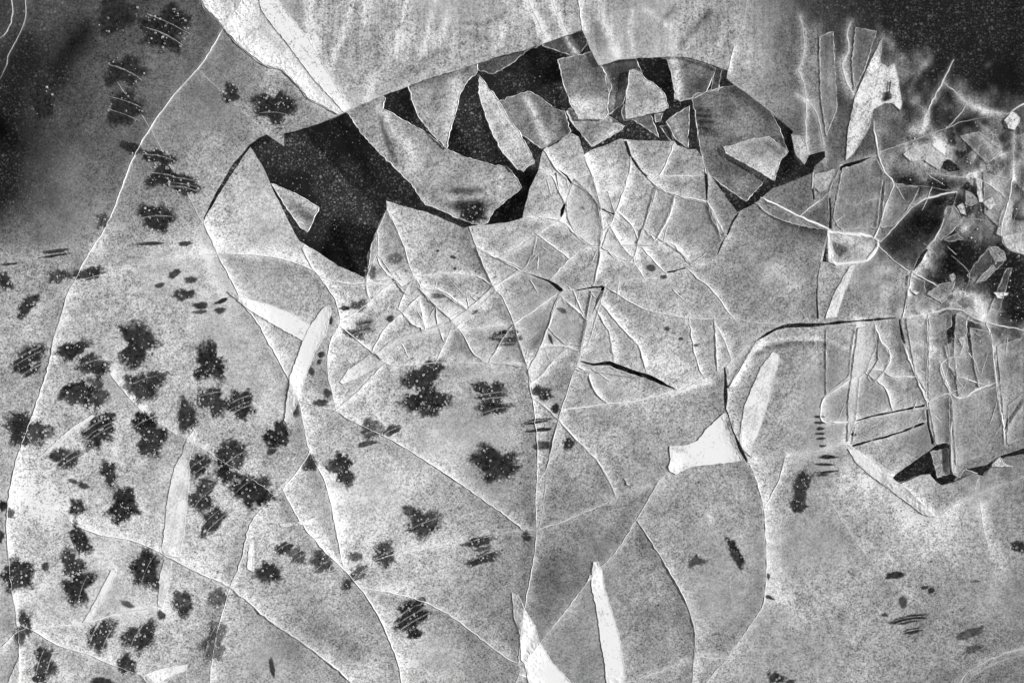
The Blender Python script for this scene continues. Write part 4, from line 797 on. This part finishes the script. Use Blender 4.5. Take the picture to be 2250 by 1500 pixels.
# ------------------------------------------------------------------ dark clear windows in the frost, with trapped bubbles and frost ribs
PATCH = [ # x y rx ry turn depth ribs ribturn
 (255,33,50,36,-10,.8,1,5),(365,65,52,46,20,.92,2,25),(277,157,42,34,0,.82,3,25),(275,238,40,40,10,.9,3,20),(93,227,24,38,0,.85,0,0),(507,205,21,19,20,.9,2,15),(603,235,42,38,0,.9,3,4),
 (355,385,30,26,0,.93,1,8),(405,405,38,24,15,.92,3,10),(350,345,34,16,15,.9,1,12),(290,325,28,12,25,.75,0,0),(347,477,38,34,0,.95,1,-2),(229,485,15,18,0,.6,0,0),(195,602,36,14,-4,.95,0,0),(128,607,26,14,-6,.72,0,0),
 (13,618,16,18,0,.85,0,0),(64,669,34,15,-38,.9,1,-38),(120,552,30,4,-7,.85,0,0),(118,562,32,3,-8,.85,0,0),(20,580,22,3,-4,.85,0,0),(331,535,34,4,-2,.8,0,0),(408,535,17,5,-4,.9,0,0),(405,647,27,13,-15,.85,0,0),
 (421,615,14,8,0,.75,0,0),(384,602,16,8,-30,.8,0,0),(352,626,14,5,-15,.8,0,0),(443,671,17,8,-10,.85,1,-10),(440,685,15,5,-5,.7,0,0),(488,661,18,5,-20,.9,0,0),(485,682,12,8,0,.7,0,0),
 (302,755,44,44,0,.96,1,-6),(160,769,34,22,-20,.95,0,0),(203,801,38,26,15,.88,2,-15),(176,863,32,30,-35,.93,0,0),(213,865,24,38,10,.88,1,-60),(144,860,26,9,-50,.88,0,0),(62,784,42,22,-30,.92,3,-28),(68,812,24,12,-30,.8,1,-30),
 (320,847,36,40,5,.95,3,-20),(463,800,40,36,0,.95,2,-4),(467,880,32,32,0,.92,3,-12),(412,912,26,34,0,.92,1,-20),(530,888,30,32,0,.92,3,-22),(58,945,42,42,0,.95,1,-40),(217,950,36,34,-30,.93,4,-32),(237,917,16,15,20,.9,0,0),
 (143,1005,34,24,-20,.9,3,-35),(331,957,38,42,15,.95,2,-25),(322,922,28,18,-20,.9,1,-25),(507,1000,37,36,0,.94,2,-35),(555,1075,48,40,20,.95,3,-35),(498,1035,24,26,0,.88,1,-30),(437,1022,24,26,0,.93,2,-35),
 (446,1090,30,36,0,.9,1,-45),(469,1142,34,24,-40,.94,2,-42),(240,1038,20,26,-10,.92,0,0),(272,1110,36,36,0,.95,1,-55),(170,1115,17,19,0,.92,0,0),(162,1057,12,6,20,.75,0,0),(185,1066,15,7,25,.8,0,0),(9,1110,10,13,0,.9,0,0),(26,1126,9,12,-20,.9,0,0),
 (612,955,30,28,25,.94,1,-10),(602,984,20,9,-40,.75,1,5),(650,898,10,20,10,.8,0,0),(752,1030,30,32,10,.93,1,-10),(683,1018,20,16,20,.8,0,0),(930,828,44,30,0,.93,1,-8),(938,878,50,26,0,.93,1,-6),(944,900,24,18,0,.85,0,0),
 (1080,865,44,26,0,.92,3,-8),(1083,897,34,16,-10,.85,2,-15),(817,943,32,20,-20,.65,2,-14),(862,945,20,10,-20,.85,1,-25),(808,974,22,7,-15,.7,1,-18),(1088,1018,48,42,0,.95,1,-18),(932,1150,32,36,0,.8,1,-22),(900,1122,18,12,0,.72,0,0),
 (846,1217,24,30,0,.85,1,-25),(790,1257,24,15,-25,.7,3,-35),(780,1222,16,12,0,.6,0,0),(625,1203,22,12,-20,.85,2,-30),(655,1220,20,18,0,.72,2,-30),(590,1258,30,24,-10,.88,2,-35),(708,1233,24,24,0,.75,2,-35),
 (1052,1189,38,11,-14,.9,0,0),(1063,1226,36,13,-24,.85,3,-24),(1060,1205,20,5,-10,.6,0,0),(905,1352,42,30,-30,.95,3,-30),(912,1392,18,11,-15,.93,0,0),(598,1466,6,20,-12,.8,0,0),(763,1284,11,14,0,.8,0,0),
 (42,1262,34,38,0,.92,2,85),(101,1245,8,14,0,.92,0,0),(160,1237,26,27,0,.9,0,0),(172,1288,37,36,0,.94,2,-70),(178,1185,22,32,-20,.92,0,0),(322,1250,36,42,25,.95,1,-65),(402,1325,24,28,-10,.93,1,-55),(280,1326,17,6,20,.7,0,0),
 (355,1350,8,12,0,.85,0,0),(480,1312,22,22,30,.55,0,0),(54,1378,18,34,0,.93,1,85),(222,1395,30,34,20,.94,3,-65),(308,1400,33,38,0,.94,2,-60),(280,1458,22,22,0,.92,1,-50),(98,1458,27,36,10,.92,3,-72),(228,1497,26,10,0,.88,0,0),
 (472,1410,30,38,20,.6,3,-70),(4,1175,7,15,0,.9,0,0),(85,1490,14,10,0,.8,0,0),(1193,863,22,17,10,.92,0,0),(1220,897,10,10,0,.85,0,0),(1250,975,13,14,0,.88,0,0),(1180,925,30,6,-8,.85,1,-8),(1185,944,30,4,-8,.85,0,0),(1192,978,20,10,0,.75,1,-6),
 (1113,745,30,18,-3,.8,4,-3),(1120,730,20,6,0,.7,0,0),(1158,1178,10,14,0,.75,2,0),(1617,1215,13,36,-28,.92,0,0),(1530,1232,16,14,0,.7,0,0),(1762,1070,20,38,10,.92,0,0),(1754,1112,23,12,0,.88,0,0),
 (1818,1003,19,5,4,.95,0,0),(1815,1020,24,3,3,.88,0,0),(1820,1036,22,3,-4,.88,0,0),(1808,1042,12,5,0,.7,0,0),(1800,915,11,3,0,.85,0,0),(1802,928,12,3,0,.85,0,0),(1803,941,9,4,0,.9,0,0),(1802,952,11,3,0,.85,0,0),(1804,963,10,3,0,.85,0,0),(1807,979,9,3,0,.85,0,0),
 (1967,1263,21,8,-4,.95,0,0),(2031,1290,10,5,0,.9,0,0),(2047,1297,7,8,0,.9,0,0),(1997,1360,38,10,-10,.92,2,-10),(2007,1385,26,6,-10,.9,1,-10),(1985,1322,9,13,0,.7,0,0),(1945,1350,9,4,0,.8,0,0),
 (2240,1200,18,13,0,.92,0,0),(1706,1488,18,13,0,.88,0,0),(1738,1497,10,6,0,.85,0,0),(1690,1311,12,4,25,.88,0,0),(1688,1265,4,7,0,.85,0,0),(2130,1390,40,10,-20,.55,0,0),(2140,1425,22,10,-20,.5,0,0),(2145,1276,8,4,0,.6,0,0),
 (759,677,11,6,0,.85,0,0),(790,671,17,14,0,.72,0,0),(795,722,30,16,-12,.72,3,-14),(775,735,28,8,20,.75,0,0),(960,650,15,6,5,.85,0,0),(858,700,9,7,0,.7,0,0),(1043,685,10,5,-15,.75,0,0),(815,595,14,16,0,.7,0,0),(868,568,18,12,0,.55,0,0),
 (728,703,4,10,0,.8,0,0),(707,778,9,7,0,.85,1,0),(702,795,5,5,0,.85,0,0),(685,815,8,10,0,.75,0,0),(707,885,18,9,0,.75,0,0),(720,862,9,10,0,.7,0,0),(1000,590,4,4,0,.8,0,0),(996,565,8,3,20,.75,0,0),(962,551,3,3,0,.8,0,0),
 (1235,682,12,5,30,.75,0,0),(1210,744,4,12,-20,.85,0,0),(1466,722,6,5,0,.8,0,0),(1497,744,5,4,0,.8,0,0),(1530,758,7,4,0,.8,0,0),(1280,457,6,3,20,.7,0,0),(1430,588,12,7,0,.75,0,0),(1458,608,8,5,0,.75,0,0),
 (1949,212,9,11,0,.95,0,0),(1954,190,2,14,8,.9,0,0),(1120,395,1,1,0,.1,0,0),(1040,470,26,18,0,.9,0,0),(1845,548,14,16,0,.7,0,0),(1876,954,6,4,0,.85,0,0),(1609,930,3,10,0,.6,0,0)]
def patch(x, y, rx, ry, rot, depth, ribs, rt):
    k = nearest_plate(x, y); host = PLATES[k][0]; ca, sa = math.cos(math.radians(rot)), math.sin(math.radians(rot))
    if abs(x-1040) < 1 and abs(y-470) < 1: host = lens
    NT, NR = 44, 6; ph = [random.uniform(0, 6.28) for _ in range(6)]
    amp = .10 if min(rx, ry) > 12 else .05; big = random.uniform(.6, 2.6)
    mind = min(rx, ry)
    rad = []
    for i in range(NT):
        th = 2*math.pi*i/NT
        r = 1+amp*big*(math.sin(2*th+ph[0])+.8*math.sin(3*th+ph[1]))+amp*1.1*math.sin(5*th+ph[2])+amp*.7*math.sin(8*th+ph[3])+random.uniform(-.06, .06)
        r = max(.45, r)
        rad.append(r*1.32)
    px, py, pz = host.location*1000
    z0 = -12.6 if host is lens else None
    lift = 4.5 if (1930 < x < 1960 and y < 230) or abs(x-1609) < 1 else .8
    def pt(u, v, z=0):
        xx, yy = x+u*ca-v*sa, y+u*sa+v*ca
        X, Y, _ = W(xx, yy); return (X-px/1000, Y-py/1000, ((z0 if z0 is not None else surf(xx, yy)+lift)+z-pz)/1000)
    vs = [pt(0, 0, .3)]; at = [0.0]
    for j in range(1, NR+1):
        for i in range(NT):
            th = 2*math.pi*i/NT; f = rad[i]*j/NR; vs.append(pt(rx*f*math.cos(th), ry*f*math.sin(th), .3*(1-j/NR))); at.append(j/NR)
    fs = [(0, 1+i, 1+(i+1) % NT) for i in range(NT)]
    for j in range(NR-1):
        for i in range(NT):
            a = 1+j*NT; fs.append((a+i, a+NT+i, a+NT+(i+1) % NT, a+(i+1) % NT))
    fs = [tuple(reversed(f)) for f in fs]
    o = link_mesh('clear_patch', vs, fs, M_PATCH, host, {'reach': at, 'depth': [depth*random.uniform(.86, 1.0)]*len(at)})
    # bubbles
    if mind >= 11:
        nb = int(min(60, rx*ry/20)*(.25 if x < 330 and y < 330 else 1)); bv, bf = [], []
        for _ in range(nb):
            th = random.uniform(0, 6.28); f = random.choice((random.uniform(.75, 1.1), random.uniform(.85, 1.05), random.uniform(.1, .9)))
            u, v = rx*f*math.cos(th), ry*f*math.sin(th); r = random.choice((.9, 1.1, 1.3, 1.6, 1.9, 2.4, 3.2)); b = len(bv)
            for q in range(6): bv.append(pt(u+r*math.cos(q*1.047), v+r*math.sin(q*1.047), .2))
            for q in range(6): bv.append(pt(u+.55*r*math.cos(q*1.047), v+.55*r*math.sin(q*1.047), .2+.7*r))
            bv.append(pt(u, v, .2+(.9 if r < 2.3 else .35)*r))
            for q in range(6):
                w = (q+1) % 6; bf.append((b+w, b+q, b+6+q, b+6+w)); bf.append((b+12, b+6+w, b+6+q))
        bo = link_mesh('air_bubbles', bv, bf, M_BUB, o); bo['kind'] = 'stuff'
    # frost ribs
    cr, sr = math.cos(math.radians(rt-rot)), math.sin(math.radians(rt-rot))
    for q in range(ribs):
        if random.random() < .4: continue
        off = ((q+.5)/ribs-.5)*1.3*mind+random.uniform(-.1, .1)*mind; L = max(rx, ry) if ribs else 0
        L = rx*ry/math.hypot(ry*cr, rx*sr)*math.sqrt(max(.15, 1-(off/mind)**2))*random.uniform(.85, 1.1); w0 = random.uniform(1.1, 2.1)
        rv, rf, rr = [], [], []; n = 12; bend = random.uniform(.04, .12)*L
        for i in range(n+1):
            t = -1+2*i/n; u0, v0 = t*L, off+bend*(t*t-.5)+random.uniform(-.5, .5); ww = w0*(1-.6*abs(t)**3)
            for e, z in ((-ww, .1), (0, .9), (ww, .1)):
                u, v = u0*cr-(v0+e)*sr, u0*sr+(v0+e)*cr; rv.append(pt(u, v, z)); rr.append(random.uniform(.08, .34))
        for i in range(n):
            a = 3*i; rf += [(a, a+1, a+4, a+3), (a+1, a+2, a+5, a+4), (a+2, a, a+3, a+5)]
        link_mesh('frost_rib', rv, rf, M_ICE, o, {'frost': rr})
for p in PATCH:
    if p[2] > 1.5: patch(*p)

# ------------------------------------------------------------------ grit and bubbles on the pond bed, crumbs of ice in the rubble
def scatter(name, label, cat, n, region, zr, rr, m, frost=None, dens=None):
    vs, fs = [], []; c = 0
    xs = [p[0] for p in region]; ys = [p[1] for p in region]
    bx = rng.uniform(min(xs), max(xs), n*12); by = rng.uniform(min(ys), max(ys), n*12); kk = in_poly(bx, by, region)
    for x, y in zip(bx[kk].tolist(), by[kk].tolist()):
        if c >= n: break
        if dens and random.random() > dens(x, y): continue
        r = rr[0]+(rr[1]-rr[0])*random.random()**3; z = random.uniform(*zr); b = len(vs)
        for dx, dy, dz in ((1, 0, 0), (-1, 0, 0), (0, 1, 0), (0, -1, 0), (0, 0, 1), (0, 0, -1)):
            X, Y, _ = W(x+dx*r*random.uniform(.6, 1.3), y+dy*r*random.uniform(.6, 1.3)); vs.append((X, Y, (z+dz*r*.7)/1000))
        fs += [tuple(b+q for q in f) for f in ((0, 2, 4), (2, 1, 4), (1, 3, 4), (3, 0, 4), (2, 0, 5), (1, 2, 5), (3, 1, 5), (0, 3, 5))]
        c += 1
    o = link_mesh(name, vs, fs, m, None, {'frost': [frost]*len(vs)} if frost else None)
    o['kind'] = 'stuff'; o['label'] = label; o['category'] = cat
    return o
scatter('pond_grit', 'pale grit and bubbles strewn over the black pond bed', 'grit', 2200, HOLES[0], (-72, -50), (.5, 2.2), M_BUB)
scatter('pond_grit', 'pale grit on the bed under the small lower right hole', 'grit', 120, HOLES[1], (-72, -50), (.7, 2.6), M_BUB)
rub = P('1990,300 2060,260 2250,260 2260,760 2190,800 2080,780 2040,700 2080,620 2150,560 2080,440 2000,400')
scatter('ice_crumbs', 'loose white crumbs of crushed ice over the right hand rubble', 'ice crumbs', 420, rub, (1, 3), (.5, 2.4), M_WHITE, .7, lambda x, y: .25+.75*math.exp(-((x-2120)/60)**2-((y-690)/50)**2)+.5*math.exp(-((x-2190)/60)**2-((y-470)/60)**2))
print('plates', len(PLATES), 'objects', len(bpy.data.objects), 'tris', sum(len(m.polygons) for m in bpy.data.meshes))
